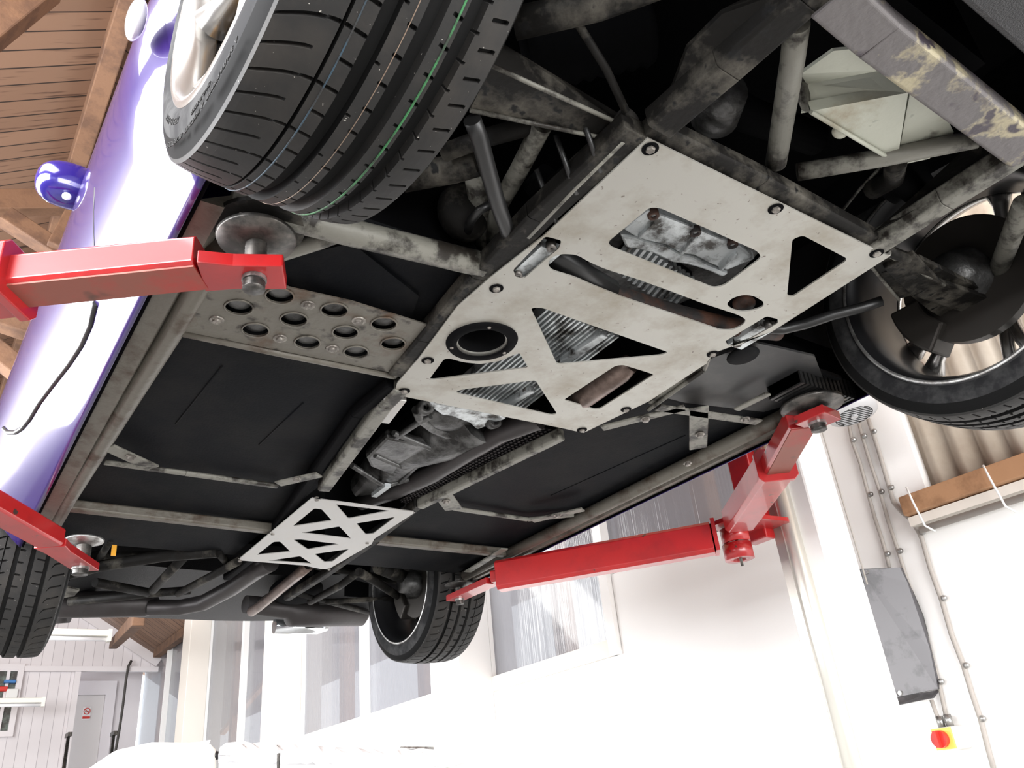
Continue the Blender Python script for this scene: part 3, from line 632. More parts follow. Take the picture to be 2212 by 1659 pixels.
for s_ in (1, -1):
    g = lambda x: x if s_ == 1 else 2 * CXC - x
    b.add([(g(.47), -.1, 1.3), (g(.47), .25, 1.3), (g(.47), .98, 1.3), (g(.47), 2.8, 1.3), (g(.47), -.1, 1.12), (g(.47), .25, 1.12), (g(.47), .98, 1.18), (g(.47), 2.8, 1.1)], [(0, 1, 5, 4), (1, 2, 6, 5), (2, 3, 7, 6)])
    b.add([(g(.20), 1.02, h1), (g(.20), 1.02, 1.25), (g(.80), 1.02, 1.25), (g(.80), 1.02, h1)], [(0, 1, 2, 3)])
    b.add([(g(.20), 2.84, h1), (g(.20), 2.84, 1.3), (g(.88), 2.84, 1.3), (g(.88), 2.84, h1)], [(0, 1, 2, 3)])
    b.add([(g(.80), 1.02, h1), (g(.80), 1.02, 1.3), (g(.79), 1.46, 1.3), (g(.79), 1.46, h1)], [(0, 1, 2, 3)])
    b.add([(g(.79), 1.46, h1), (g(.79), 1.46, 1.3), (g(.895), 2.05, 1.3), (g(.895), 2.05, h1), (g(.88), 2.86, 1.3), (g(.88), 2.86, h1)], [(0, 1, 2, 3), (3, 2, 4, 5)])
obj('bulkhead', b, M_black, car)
# footwell box behind the left front wheel (angled dark panel)
obj('footwell', MB().slab([P(612, 560, h=.885), P(760, 525, h=.885), P(905, 640, h=.885), P(888, 690, h=.885), P(612, 612, h=.885)], (0, 0, .012)), M_floor, car)

# nose undertray
obj('nose_undertray', MB().prism([(.25, .20), (1.85, .20), (1.80, -.25), (1.55, -.42), (.55, -.42), (.30, -.25)], .84, .86), M_abs, car, bevel=.008)
obj('nose_skin', MB().prism([(.25, .1), (1.85, .1), (1.80, -.30), (1.55, -.45), (.55, -.45), (.30, -.30)], .86, 1.3), M_paint, car)
# tail
ta = []
b = MB(); vs = []; fs = []
for i in range(25):
    x = .12 + 1.86 * i / 24; u = (x - CXC) / .93; yb = 4.20 - .45 * abs(u) ** 3
    for (dy, h) in ((-.55, 1.06), (-.25, .99), (-.08, .955), (0, .99), (.0, 1.1), (-.05, 1.4), (-.2, 1.62)): vs.append((x, yb + dy, h))
for i in range(24):
    for j in range(6): fs.append((i * 7 + j, i * 7 + j + 1, (i + 1) * 7 + j + 1, (i + 1) * 7 + j))
obj('rear_valance', b.add(vs, fs, True), M_abs, car)

# ---- undertray plate (main)
def pl2(pts, ox, oy, s=3.568): return [tuple(P(ox + a / s, oy + c / s, h=HB)[:2]) for a, c in pts]
outline = [tuple(P(*q, h=HB)[:2]) for q in ((1398.7, 297.5), (1920, 552), (1665, 716), (1545, 760), (1524, 784), (1400, 866), (1260, 934), (1220, 925), (880, 857), (852, 849), (858, 826), (905, 772), (988, 660), (1060, 597), (1176, 507))]
H = []
H.append(rounded(pl2([(900, 345), (985, 350), (1730, 680), (1768, 730), (1480, 945), (1400, 968), (600, 650), (583, 610)], 1150, 350), .02))
H.append(rounded(pl2([(118, 790), (138, 733), (220, 703), (340, 708), (430, 762), (560, 820), (800, 895), (1050, 985), (1300, 1080), (1590, 1175), (1648, 1212), (1620, 1252), (1540, 1292), (1450, 1292), (1300, 1240), (1000, 1140), (700, 1040), (450, 940), (330, 885), (150, 832)], 1150, 350), .015))
H.append(rounded(pl2([(1493, 1090), (1540, 1043), (1620, 1018), (1700, 1025), (1782, 1072), (1780, 1110), (1700, 1140), (1610, 1152), (1530, 1130)], 1150, 350), .02))
H.append(rounded(pl2([(425, 590), (505, 560), (860, 745), (425, 1035), (385, 1025)], 1592, 350), .014))
H.append(rounded([tuple(P(*q, h=HB)[:2]) for q in ((1566, 736), (1655, 682), (1680, 688), (1680, 697), (1594, 746), (1572, 745))], .006))
H.append(rounded(pl2([(-15, 1120), (70, 1118), (1048, 1462), (990, 1485), (190, 1556)], 1150, 350), .009))
H.append(rounded(pl2([(1168, 242), (1280, 88), (1322, 82), (1430, 112), (1560, 125), (1700, 105), (1860, 38), (1930, 152), (1195, 246)], 600, 750), .008))
H.append(rounded(pl2([(1368, 340), (1420, 322), (1985, 250), (2152, 508), (2110, 520), (1400, 357)], 600, 750), .008))
H.append(rounded(pl2([(240, 402), (640, 138), (700, 132), (938, 206), (520, 470), (480, 476)], 1150, 750), .008))
H.append(rounded([tuple(P(*q, h=HB)[:2]) for q in ((1178, 509), (1213, 518), (1208, 534), (1132, 600), (1114, 598), (1108, 582))], .006))
rc = P(1041, 736, h=HB); rR = (P(964, 736, h=HB) - P(1119, 736, h=HB)).length / 2
H.append([(rc.x + rR * .66 * math.cos(a * math.pi / 24), rc.y + rR * .66 * math.sin(a * math.pi / 24)) for a in range(48)])
ut = plate('undertray', outline, H, HB, .003, M_alu, car); ut['label'] = 'large pale aluminium undertray with cut-outs'
# folded lips of the tray
def lip(pts, dz=.010, dn=.012, name='folded_lip', m=M_alu, parent=None):
    b = MB(); vs = []; fs = []; q = [P(*p_, h=HB) for p_ in pts]
    for i, p_ in enumerate(q):
        d = (q[min(i + 1, len(q) - 1)] - q[max(i - 1, 0)]).normalized(); nn = Vector((d.y, -d.x, 0))
        vs += [p_, p_ + nn * dn * .5 + Vector((0, 0, dz * .25)), p_ + nn * dn + Vector((0, 0, dz)), p_ + nn * dn * 1.1 + Vector((0, 0, dz * 2.2))]
    for i in range(len(q) - 1):
        for j in range(3): fs.append((i * 4 + j, i * 4 + j + 1, i * 4 + j + 5, i * 4 + j + 4))
    return obj(name, b.add(vs, fs, True), m, parent, solid=.002)
lip([(1920, 552), (1665, 716)], parent=ut); lip([(1524, 784), (1400, 866), (1260, 934)], parent=ut); lip([(1260, 934), (1220, 925), (880, 857)], dn=.010, parent=ut)
def bolt(px, py, parent, h=HB, r=.0075, hole=.0105):
    c = P(px, py, h=h)
    o = obj('bolt', MB().lathe([(0, .0001), (0, r), (-.010, r), (-.0115, r * .8), (-.0115, .0001)], (c.x, c.y, h + .004), (0, 0, 1), 6, False), M_bolt, parent)
    obj('hole_shadow', MB().disc((c.x, c.y, h - .0030), hole * 1.25, .0012, (0, 0, 1), 24), M_black, o)  # black disc painted in as the shadow of the hole round the bolt
for q in ((1404, 319), (1675, 449), (1072, 621), (924, 777), (873, 843), (1539, 763), (1352, 883), (1257, 927), (1893, 545)): bolt(*q, ut)
# duct ring
ring = obj('duct_ring', MB().lathe([(-.006, rR * .70), (-.008, rR * .74), (-.007, rR * .96), (-.002, rR), (.002, rR), (.002, rR * .64), (.06, rR * .60)], (rc.x, rc.y, HB), (0, 0, 1), 64), M_black, ut)
obj('duct_bore', MB().lathe([(.06, rR * .60), (.12, rR * .50), (.12, .0001)], (rc.x, rc.y, HB), (0, 0, 1), 40), M_black, ut)
for a in (250, 10, 140):
    a = math.radians(a); obj('ring_screw', MB().ell((rc.x + rR * .85 * math.cos(a), rc.y + rR * .85 * math.sin(a), HB - .008), .004, .004, .002, 10, 6), M_bolt, ring)
# slot fittings at each flank of the tray (engine-mount pads)
for (a, c, s1, s2) in (((1190, 530), (1122, 592), (1191, 533), (1118, 593)), ((1655, 700), (1585, 742), (1660, 703), (1592, 742))):
    m1 = obj('engine_mount', MB().bar(P(*a, h=.868), P(*c, h=.868), .045, .02), M_cast, car)
    for q in (s1, s2):
        p_ = P(*q, h=.855); obj('cap_screw', MB().lathe([(0, .004), (0, .009), (.016, .009), (.016, .004)], (p_.x, p_.y, p_.z - .006), (0, 0, 1), 14, closed=True), M_dsteel, m1)
# ---- small rear tray
o2 = [tuple(P(500 + a / 3.568, 1050 + c / 3.568, h=HB)[:2]) for a, c in ((620, 85), (1405, 190), (1400, 205), (1100, 400), (1080, 440), (745, 635), (690, 632), (560, 605), (60, 565), (70, 545))]
H2 = [rounded(pl2(x, 500, 1050), .006) for x in ([(470, 303), (640, 163), (695, 170), (775, 258)], [(805, 133), (1222, 182), (900, 243)], [(962, 280), (1262, 230), (1090, 360), (1035, 366)], [(535, 352), (832, 303), (922, 398)], [(478, 406), (530, 403), (832, 440), (588, 482)], [(195, 524), (325, 422), (375, 420), (455, 498)], [(640, 516), (905, 478), (775, 576), (718, 580)], [(280, 568), (530, 533), (618, 592)])]
u2 = plate('rear_undertray', o2, H2, HB - .002, .003, M_alu2, car); u2['label'] = 'small pale aluminium lattice tray near the tail'
lip([(893, 1108), (808, 1162), (709, 1228)], dz=.012, dn=.012, m=M_alu2, parent=u2); lip([(709, 1228), (657, 1220), (517, 1209)], dz=.01, dn=.012, m=M_frame, parent=u2)
for q in ((684, 1077), (589, 1151), (518, 1209), (793, 1171), (711, 1227)): bolt(*q, u2, r=.0065, hole=.009)

# ---- chassis tubes
def ctube(name, pts, r, m=M_frame, n=14, parent=car, flat=1.0):
    return obj(name, MB().tube([P(a, c, h=h) for a, c, h in pts], r, n, flat=flat), m, parent)
def cbar(name, pts, w, t_, m=M_frame, up=(0, 0, 1), ch=.004, w1=None):
    b = MB()
    for i in range(len(pts) - 1): b.bar(P(*pts[i][:2], h=pts[i][2]), P(*pts[i + 1][:2], h=pts[i + 1][2]), w, t_, up, ch=ch, w1=w1)
    return obj(name, b, m, car, bevel=.002)
def strap(p0, p1, w, t_=.006, m=M_tube): return cbar('bracket', [(*p0, .855), (*p1, .855)], w, t_, m, ch=0)
# sill tubes
ctube('sill_tube', [(470, 540, .868), (368, 722, .868), (288, 850, .868), (150, 1073, .868), (118, 1130, .868)], .021, M_sill)
def rx(x, y, h): return (x, y, h)
obj('sill_tube', MB().tube([(1.805, 1.05, .868), (1.805, 2.80, .868)], .021, 14), M_sill, car)
# outriggers / cross members
ctube('cross_tube', [(498, 432, .875), (600, 462, .872), (735, 497, .872), (1045, 572, .872)], .023, M_tube)
ctube('brace_tube', [(743, 500, .875), (690, 520, .872), (610, 545, .872), (520, 590, .872)], .015, M_tube)
cbar('cross_member', [(150, 1092, .872), (585, 1142, .872)], .034, .03, M_sill)
cbar('cross_member', [(815, 1166, .872), (1110, 1196, .872)], .034, .03, M_sill)
cbar('floor_strap', [(225, 998, .876), (400, 1022, .876), (600, 1050, .876)], .02, .012, M_tube)
cbar('floor_strap', [(980, 1098, .876), (1140, 1122, .876), (1240, 1112, .876)], .02, .012, M_tube)
for (a, c, w) in (((232, 965), (330, 1010), .040), ((600, 1045), (690, 1025), .034), ((958, 1070), (980, 1100), .055), ((1150, 1125), (1260, 1100), .035), ((1510, 880), (1508, 968), .050), ((1420, 880), (1640, 912), .030), ((1300, 925), (1480, 880), .030), ((1590, 885), (1660, 850), .022), ((1010, 1235), (1090, 1185), .03)):
    o = strap(a, c, w, m=M_tube)
for q in ((282, 987), (640, 1034), (964, 1083), (1394, 905), (1512, 938), (1205, 1112), (1485, 1000), (1610, 905)):
    p_ = P(*q, h=.85); obj('floor_bolt', MB().lathe([(0, .0001), (0, .008), (.006, .008), (.006, .013), (.009, .013)], (p_.x, p_.y, .842), (0, 0, 1), 12, False), M_bolt, car)
# main rails
cbar('main_rail', [(1372, 270, .868), (1163, 462, .868), (1040, 590, .868), (925, 725, .868), (862, 800, .868)], .05, .034, M_frame)
cbar('main_rail', [(868, 832, .862), (833, 868, .862), (700, 1050, .862)], .036, .034, M_tube)
cbar('rail_face', [(848, 826, .866), (770, 890, .872), (560, 1190, .872), (490, 1245, .872)], .028, .03, M_black)
cbar('rail_clamp', [(855, 858, .856), (818, 908, .856)], .052, .014, M_alu2, ch=0)
cbar('main_rail', [(1212, 938, .864), (1068, 1008, .864), (908, 1088, .864)], .026, .034, M_tube)
cbar('main_rail', [(905, 1086, .868), (800, 1170, .868), (700, 1240, .868), (620, 1290, .868)], .03, .03, M_frame)
# round tube with cable ties beside the tray (left)
ctube('edge_tube', [(1345, 300, .858), (1235, 408, .858), (1140, 508, .858)], .008, M_tube, 10)
for q in ((1290, 345), (1238, 394), (1196, 462)):
    p_ = P(*q, h=.86); obj('cable_tie', MB().tube([p_ + Vector((.016, .012, -.006)), p_ + Vector((-.014, -.01, -.004)), p_ + Vector((-.05, -.03, .05))], .0045, 8), M_gblack, car)
obj('rail_side_panel', MB().slab([P(1325, 300, h=.862), P(1150, 490, h=.862), P(1115, 500, h=.93), P(1180, 390, h=.93), P(1290, 290, h=.93)], (.006, .004, 0)), M_frame, car)
# front subframe: left and right front rails, front cross member, braces
cbar('front_rail', [(1420, 268, .866), (1568, 140, .866), (1735, -10, .866), (1800, -65, .866)], .05, .036, M_frame)
obj('rail_gusset', MB().slab([P(1425, 245, h=.87), P(1455, 185, h=.88), P(1485, 105, h=.89), P(1560, 30, h=.89), P(1660, -20, h=.89), P(1700, -20, h=.87), P(1440, 240, h=.868)], (0, 0, .008)), M_frame, car)
cbar('front_rail', [(1885, 530, .866), (2040, 430, .866), (2215, 318, .866), (2300, 270, .866)], .040, .036, M_tube)
obj('rail_inner_web', MB().slab([P(1880, 505, h=.868), P(2200, 330, h=.868), P(2160, 250, h=.97), P(2000, 420, h=.95)], (.004, .004, 0)), M_frame, car)
cbar('front_cross_member', [(1790, -20, .862), (1890, 70, .862), (2215, 320, .862)], .062, .04, mat('flaking_cross_member_paint', (.11, .10, .10), .5, .1, col2=(.33, .29, .19), scale=7, thr=(.52, .58), col3=(.05, .04, .05), scale3=14, thr3=(.58, .62), bump=.2))
cbar('cross_rail', [(1400, 268, .872), (1640, 385, .872), (1890, 520, .872)], .035, .03, M_frame)
ctube('brace_tube', [(1722, 50, .872), (1712, 130, .880), (1676, 352, .895)], .017, M_tube)
ctube('brace_tube', [(1722, 372, .90), (1900, 342, .888), (2110, 300, .875)], .015, M_tube)
ctube('brace_tube', [(2212, 440, .91), (2150, 600, .94)], .020, M_tube)
ctube('upper_tube', [(1110, 52, .93), (1290, 10, .93), (1480, -60, .93)], .022, M_frame)
ctube('bracket_rod', [(1245, 45, .92), (1310, 150, .90), (1352, 240, .88)], .006, M_frame)
# front lower wishbones
def wishbone(mir):
    pts = lambda *q: [P(*a_, h=.885) for a_ in q]
    A = P(1070, 115, h=.895); B = P(1345, 268, h=.885); Cc = P(1020, 235, h=.89); D = P(1325, 300, h=.885); E_ = P(1330, 240, h=.90); F = P(1080, 90, h=.92)
    G = P(1080, 150, h=.872)
    fix = lambda p_: p_ if not mir else Vector((2 * CXC - p_.x, p_.y, p_.z))
    t = obj('wishbone', MB().slab([fix(x) for x in (P(1062, 142, h=.88), B, D, P(1015, 238, h=.89))], (0, 0, .012)).slab([fix(x) for x in (P(1062, 142, h=.88), B, P(1345, 250, h=.93), P(1080, 90, h=.93))], (0, .004, 0)), M_frame, car)
    obj('edge_bead', MB().tube([fix(P(1062, 142, h=.878)), fix(P(1340, 268, h=.883))], .0035, 8).tube([fix(P(1015, 238, h=.888)), fix(P(1322, 302, h=.883))], .0035, 8), M_tube, t)
    obj('bush', MB().tube([fix(P(1315, 300, h=.885)), fix(P(1362, 252, h=.885))], .018, 16), M_dsteel, t)
    return t
wishbone(False); wishbone(True)
# other arm and struts, left front
ctube('suspension_link', [(1172, 268, .92), (1120, 370, .94), (1080, 440, .96), (1052, 560, .95)], .016, M_tube)
ctube('suspension_link', [(960, 330, .95), (1040, 300, .94), (1180, 262, .93)], .015, M_frame)
ctube('suspension_link', [(870, 385, .95), (980, 365, .95), (1030, 350, .95)], .024, M_frame)
ctube('anti_roll_bar', [(1020, 258, .88), (1036, 300, .875), (1052, 360, .87), (1075, 440, .868), (1100, 510, .868), (1135, 520, .868)], .0135, M_gblack)
ctube('hose', [(1010, 500, .93), (1015, 480, .925), (1035, 455, .92), (1062, 440, .93)], .008, M_gblack)
ctube('damper', [(1028, 370, 1.0), (1040, 450, .98), (1050, 560, .95)], .022, M_tube)
ctube('track_rod', [(1240, 380, .95), (1160, 470, .945), (1100, 525, .93)], .014, M_black)
ctube('rubber_gaiter', [(1185, 375, .95), (1150, 410, .95)], .02, M_black)
obj('brake_duct', MB().ell(P(1000, 460, h=.98), .05, .04, .06), M_frame, car)
ctube('anti_roll_bar', [(1905, 650, .90), (1860, 665, .895), (1800, 680, .89), (1740, 700, .885), (1690, 712, .885), (1650, 708, .885)], .0115, M_gblack)
cbar('bracket', [(1940, 560, .88), (2000, 620, .885), (2120, 660, .89)], .06, .012, M_frame, ch=0)
obj('upright_bracket', MB().slab([P(1905, 590, h=.885), P(1990, 560, h=.89), P(2150, 640, h=.9), P(2060, 700, h=.9), P(2010, 672, h=.895)], (0, 0, .012)), M_frame, car)
# steering rack shield (pale box) between front rails
M_pale = mat('pale_grimy_grey_paint', (.44, .45, .38), .5, .1, col2=(.30, .26, .18), scale=8, thr=(.5, .68), col3=(.05, .045, .04), scale3=18, thr3=(.66, .74), bump=.1)
rb = obj('rack_shield', MB().slab([P(1752, 240, h=.885), P(1962, 200, h=.885), P(1938, 348, h=.885)], (0, 0, .02)), M_pale, car)
obj('shield_wall', MB().slab([P(1730, 245, h=.90), P(1970, 200, h=.885), P(1910, 152, h=.93), P(1742, 182, h=.935)], (0, -.004, .0)), M_pale, rb)
obj('shield_wall', MB().slab([P(1728, 165, h=.93), P(1745, 180, h=.935), P(1750, 243, h=.89), P(1732, 238, h=.90), P(1722, 215, h=.91)], (.004, 0, .0)), M_tube, rb)
obj('shield_flange', MB().slab([P(1730, 160, h=.91), P(1800, 110, h=.90), P(1850, 105, h=.895), P(1905, 152, h=.89), P(1742, 182, h=.935)], (0, 0, .006)), M_pale, rb)
cc = [P(*q, h=.895) for q in ((1965, 205), (2045, 255), (2060, 285), (2052, 312), (2015, 332), (2008, 343), (1937, 358))]
obj('shield_flange', MB().slab(cc, (0, 0, .006)), M_pale, rb)
ctube('shield_bead', [(1752, 242, .882), (1935, 350, .882)], .0035, M_pale, parent=rb)
obj('drain_plug', MB().ell(P(1815, 284, h=.892), .014, .012, .010), M_pale, rb)
ctube('shield_strap', [(1935, 350, .89), (1930, 385, .92), (1885, 410, .95)], .018, M_frame)
ctube('wire', [(1902, 362, .95), (1860, 405, .97), (1822, 452, .97)], .003, M_tube, 6)
# dim shapes up in the engine bay
obj('radiator_duct', MB().box(.9, 1.25, .28, .42, 1.0, 1.28), M_black, car)
obj('cooling_hose', (lambda b: [b.lathe([(i * .012, .055 + (i % 2) * .006) for i in range(18)], P(1400, 60, h=1.1), (-.6, .5, -.1), 24)] and b)(MB()), M_black, car)
ctube('steering_column', [(1530, 200, 1.0), (1620, 250, 1.0), (1760, 300, 1.02)], .03, M_black)
obj('engine_front', MB().lathe([(0, .0001), (0, .09), (.03, .09), (.03, .05), (.06, .05)], P(1960, 350, h=1.0), (0, 1, -.1), 30), M_black, car)
obj('oil_filter', MB().lathe([(0, .0001), (0, .04), (.07, .04), (.08, .03), (.08, .0001)], P(1560, 200, h=.96), (.5, .6, .2), 20), M_castd, car)
ctube('edge_flange', [(1905, 530, .875), (1930, 548, .872), (1960, 560, .875)], .010, M_frame)

# ---- engine and gearbox seen through the tray
eng = obj('engine_sump', MB().prism([(.86, .72), (1.24, .72), (1.28, .86), (1.24, 1.0), (.98, 1.0), (.92, .90)], .945, 1.1), M_castd, car, bevel=.012)
# three lobed casting with cap screws in the first window
for i, (a, c) in enumerate((((1345, 500), (1400, 450)), ((1440, 560), (1500, 490)), ((1530, 580), (1600, 530)))):
    p_, q_ = P(*a, h=.905), P(*c, h=.905)
lob = [(1345, 495), (1400, 455), (1480, 485), (1600, 535), (1632, 560), (1570, 585), (1530, 568), (1500, 552), (1470, 548), (1440, 530), (1395, 520), (1372, 512)]
obj('sump_flange', MB().slab([P(*q, h=.898) for q in lob], (0, 0, .02)), M_cast, eng, bevel=.004)
lob2 = [(1340, 510), (1372, 514), (1395, 524), (1440, 534), (1470, 552), (1500, 558), (1530, 574), (1575, 592), (1560, 600), (1535, 588), (1505, 578), (1480, 572), (1450, 568), (1410, 548), (1380, 540), (1352, 536)]
obj('sump_flange', MB().slab([P(*q, h=.902) for q in lob2], (0, 0, .02)), M_cast, eng, bevel=.005)
for (a, c) in (((1380, 510), (1412, 480)), ((1470, 545), (1505, 508)), ((1555, 580), (1590, 545))):
    obj('casting_rib', MB().bar(P(*a, h=.897), P(*c, h=.897), .008, .014), M_cast, eng, bevel=.003)
for q in ((1412, 468), (1503, 505), (1583, 531)):
    p_ = P(*q, h=.893); obj('cap_screw', MB().lathe([(0, .0055), (0, .0105), (.012, .0105), (.012, .0055)], p_, (0, 0, 1), 16, closed=True), M_rust, eng)
    obj('screw_socket', MB().disc((p_.x, p_.y, p_.z + .004), .0055, .003, (0, 0, 1), 6), M_cast, eng)
# finned sump
def fins(name, q0, q1, q2, n, h, depth=.018, w=.42, m=M_cast, base=M_castd):
    # q0,q1: ends of first fin ; q0,q2: direction across
    a, c, e = P(*q0, h=h), P(*q1, h=h), P(*q2, h=h)
    bs_ = obj(name, MB().slab([a + Vector((0, 0, depth)), c + Vector((0, 0, depth)), c + (e - a) + Vector((0, 0, depth)), e + Vector((0, 0, depth))], (0, 0, .06)), base, car)
    st = (e - a) / n
    for i in range(n + 1):
        obj('fin', MB().bar(a + st * i + Vector((0, 0, depth / 2)), c + st * i + Vector((0, 0, depth / 2)), st.length * w, depth), m, bs_)
    return bs_
fins('finned_sump', (1185, 668), (980, 850), (1335, 728), 16, .885, depth=.024, w=.38, base=M_black)
obj('sump_edge', MB().bar(P(1305, 718, h=.884), P(1215, 778, h=.884), .022, .02), M_cast, car, bevel=.003)
obj('sump_edge', MB().bar(P(1150, 838, h=.880), P(1080, 880, h=.880), .016, .02), M_cast, car, bevel=.003)
for q in ((1264, 757), (1138, 847)):
    p_ = P(*q, h=.878); obj('sump_screw', MB().lathe([(0, .004), (0, .010), (.016, .010), (.016, .004)], p_, (0, 0, 1), 16, closed=True), M_dsteel, car)
fins('finned_sump', (1375, 520), (1325, 585), (1500, 612), 12, .915, w=.4, base=M_black)
# exhaust cross pipe in the long slot
ctube('exhaust_crossover', [(1150, 540, .90), (1205, 578, .89), (1255, 606, .884), (1325, 636, .882), (1400, 662, .882), (1480, 684, .882), (1575, 706, .884), (1680, 716, .90)], .0215, M_rust)
ctube('silicone_duct', [(1160, 540, .905), (1215, 562, .885), (1262, 596, .880), (1318, 628, .880)], .0235, M_gblack)
obj('exhaust_joint', MB().ell(P(1607, 655, h=.885), .026, .022, .016), M_rust, car)
ctube('catalyst', [(1245, 868, .878), (1262, 855, .876), (1340, 800, .876), (1362, 785, .88)], [.024, .030, .030, .022], M_exh2, 20)
ctube('hot_tube', [(1330, 795, .874), (1395, 780, .876)], .004, M_exh2)
# gearbox behind the tray
gb = obj('gearbox', MB().tube([P(1040, 880, h=.97), P(960, 925, h=.965), P(880, 960, h=.96), P(830, 1010, h=.96), P(790, 1050, h=.965)], [.105, .095, .075, .065, .05], 18, smooth=True), M_castd, car)
obj('bellhousing_flange', MB().slab([P(*q, h=.885) for q in ((925, 868), (1075, 895), (1095, 905), (1030, 930), (1015, 915), (975, 900), (955, 898), (930, 880))], (0, 0, .04)), M_cast, gb, bevel=.006)
obj('clutch_cover', MB().tube([P(*q, h=.90) for q in ((900, 885), (908, 905), (935, 925), (965, 938), (1000, 938), (1030, 925))], .013, 12), M_castd, gb)
obj('clutch_dome', MB().ell(P(965, 905, h=.915), .075, .05, .025), M_castd, gb)
for q in ((922, 878), (1070, 908)):
    p_ = P(*q, h=.885); obj('lug', MB().lathe([(0, .008), (0, .02), (.03, .02), (.03, .008)], p_, (.2, .9, .3), 16, closed=True), M_castd, gb)
for pts in ([(850, 935), (935, 970), (985, 968)], [(810, 983), (870, 1010), (945, 995)], [(865, 1040), (905, 1000), (960, 955)], [(760, 1005), (830, 1050), (885, 1035)], [(855, 945), (900, 915), (930, 900)]):
    obj('casting_rib', MB().tube([P(*q, h=.894) for q in pts], .008, 8), M_castd, gb)
obj('tail_lug', MB().bar(P(808, 1070, h=.885), P(838, 1048, h=.885), .018, .012), M_cast, gb)
obj('gearbox_sump', MB().slab([P(*q, h=.893) for q in ((835, 945), (900, 960), (950, 970), (925, 1000), (865, 1035), (800, 1010), (790, 990))], (0, 0, .03)), M_castd, gb, bevel=.01)
# exhaust down the tunnel and its heat shield
ctube('tunnel_exhaust', [(1165, 905, .885), (1080, 935, .885), (1010, 975, .885), (930, 1025, .89), (850, 1062, .90), (780, 1085, .91)], [.028, .028, .028, .028, .026, .025], M_exh, 20)
a, c_, d_, e_ = P(1215, 925, h=.885), P(1130, 925, h=.90), P(860, 1080, h=.90), P(880, 1092, h=.885)
hs = obj('heat_shield', MB().slab([a, c_, d_, e_], (0, 0, .004)), M_black, car)
rr = random.Random(2)
b = MB()
for i in range(46):
    for j in range(5):
        t_ = (i + (j % 2) * .5) / 46; u = (j + .5) / 5
        p_ = (a.lerp(e_, t_)).lerp(c_.lerp(d_, t_), u * .95) - Vector((0, 0, .002)); b.ell(p_, .0062, .0052, .003, 8, 4)
o = obj('braid_knuckles', b, M_exh, hs); o['kind'] = 'stuff'
# perforated plate under left footwell
tp_ = [tuple(P(*q, h=.862)[:2]) for q in ((455, 598), (612, 617), (760, 650), (931, 703), (858, 806), (700, 775), (385, 712))]
holes = []; hc = []
for q in ((516, 662), (635, 688), (722, 668), (829, 698), (552, 711), (664, 738), (746, 716), (849, 741), (769, 759), (604, 637)):
    p_ = P(*q, h=.862); hc.append(p_); holes.append([(p_.x + .0245 * math.cos(a * math.pi / 14), p_.y + .0245 * math.sin(a * math.pi / 14)) for a in range(28)])
for q in ((468, 690), (576, 665), (605, 728), (665, 658), (718, 752), (775, 692)):
    pass
tin = plate('perforated_plate', tp_, holes, .862, .003, M_tin, car); tin['label'] = 'rusty perforated steel plate'
obj('plate_backing', MB().prism([tuple(P(*q, h=.886)[:2]) for q in ((470, 610), (920, 705), (850, 795), (400, 710))], .882, .886), M_black, tin)
for p_ in hc: obj('hole_rim', MB().lathe([(0, .0235), (0, .027), (-.002, .026), (-.002, .0235)], (p_.x, p_.y, .860), (0, 0, 1), 28, closed=True), M_tin, tin)
for p_ in hc: obj('blanking_cap', MB().ell((p_.x, p_.y, .871), .0225, .0225, .006, 20, 8), M_castd, tin)
for q in ((468, 690), (605, 730), (665, 658), (718, 752), (775, 692)):
    p_ = P(*q, h=.861); obj('plate_bolt', MB().lathe([(0, .0001), (0, .007), (.004, .008), (.004, .013), (.006, .014)], (p_.x, p_.y, .854), (0, 0, 1), 14, False), M_bolt, tin)
obj('rolled_edge', MB().tube([P(*q, h=.862) for q in ((388, 718), (600, 762), (852, 812))], .008, 10), M_sill, tin)
obj('rolled_edge', MB().tube([P(*q, h=.862) for q in ((852, 812), (934, 704))], .007, 10), M_sill, tin)
# pad plate on the floor above the front left lift pad
obj('jacking_disc', MB().disc(P(560, 495, h=.852), .070, .008, (0, 0, 1), 40), M_frame, car)
# mesh edge strip right of the tray
cbar('side_frame', [(1400, 885, .858), (1520, 800, .858)], .010, .012, M_tube)
cbar('side_frame', [(1522, 798, .858), (1530, 775, .858)], .010, .012, M_tube)
cbar('mesh_strip', [(1410, 872, .866), (1515, 793, .866)], .028, .006, M_tube)
obj('inner_panel', MB().slab([P(*q, h=.888) for q in ((1535, 775), (1630, 740), (1760, 770), (1790, 850), (1650, 890), (1480, 870), (1440, 860))], (0, 0, .006)), mat('dusty_black_panel', (.02, .02, .021), .5, col2=(.07, .066, .06), scale=4, thr=(.5, .75)), car)
obj('rubber_grommet', MB().ell(P(1605, 768, h=.875), .035, .04, .012), M_floor, car)

# ---- rear frame
RT = .0155
rear = [([(150, 1240, .90), (220, 1222, .90), (360, 1200, .895), (470, 1192, .89)], .020), ([(400, 1200, .895), (330, 1275, .91)], .0175), ([(205, 1258, .91), (320, 1280, .915)], .0175), ([(150, 1300, .93), (320, 1282, .92), (410, 1275, .92)], .017),
        ([(515, 1212, .868), (450, 1248, .885), (385, 1282, .91)], .015), ([(470, 1192, .89), (490, 1215, .90)], .014), ([(775, 1235, .89), (735, 1265, .905), (670, 1300, .92)], .0155), ([(775, 1235, .89), (820, 1262, .905), (875, 1298, .92)], .0175),
        ([(690, 1300, .925), (860, 1292, .925)], .012), ([(640, 1282, .92), (800, 1325, .94)], .011), ([(665, 1222, .87), (620, 1262, .90), (560, 1300, .93)], .012), ([(240, 1165, .90), (210, 1215, .93)], .012), ([(820, 1225, .92), (880, 1250, .98)], .03)]
for pts, r in rear: ctube('rear_frame_tube', pts, r, M_frame)
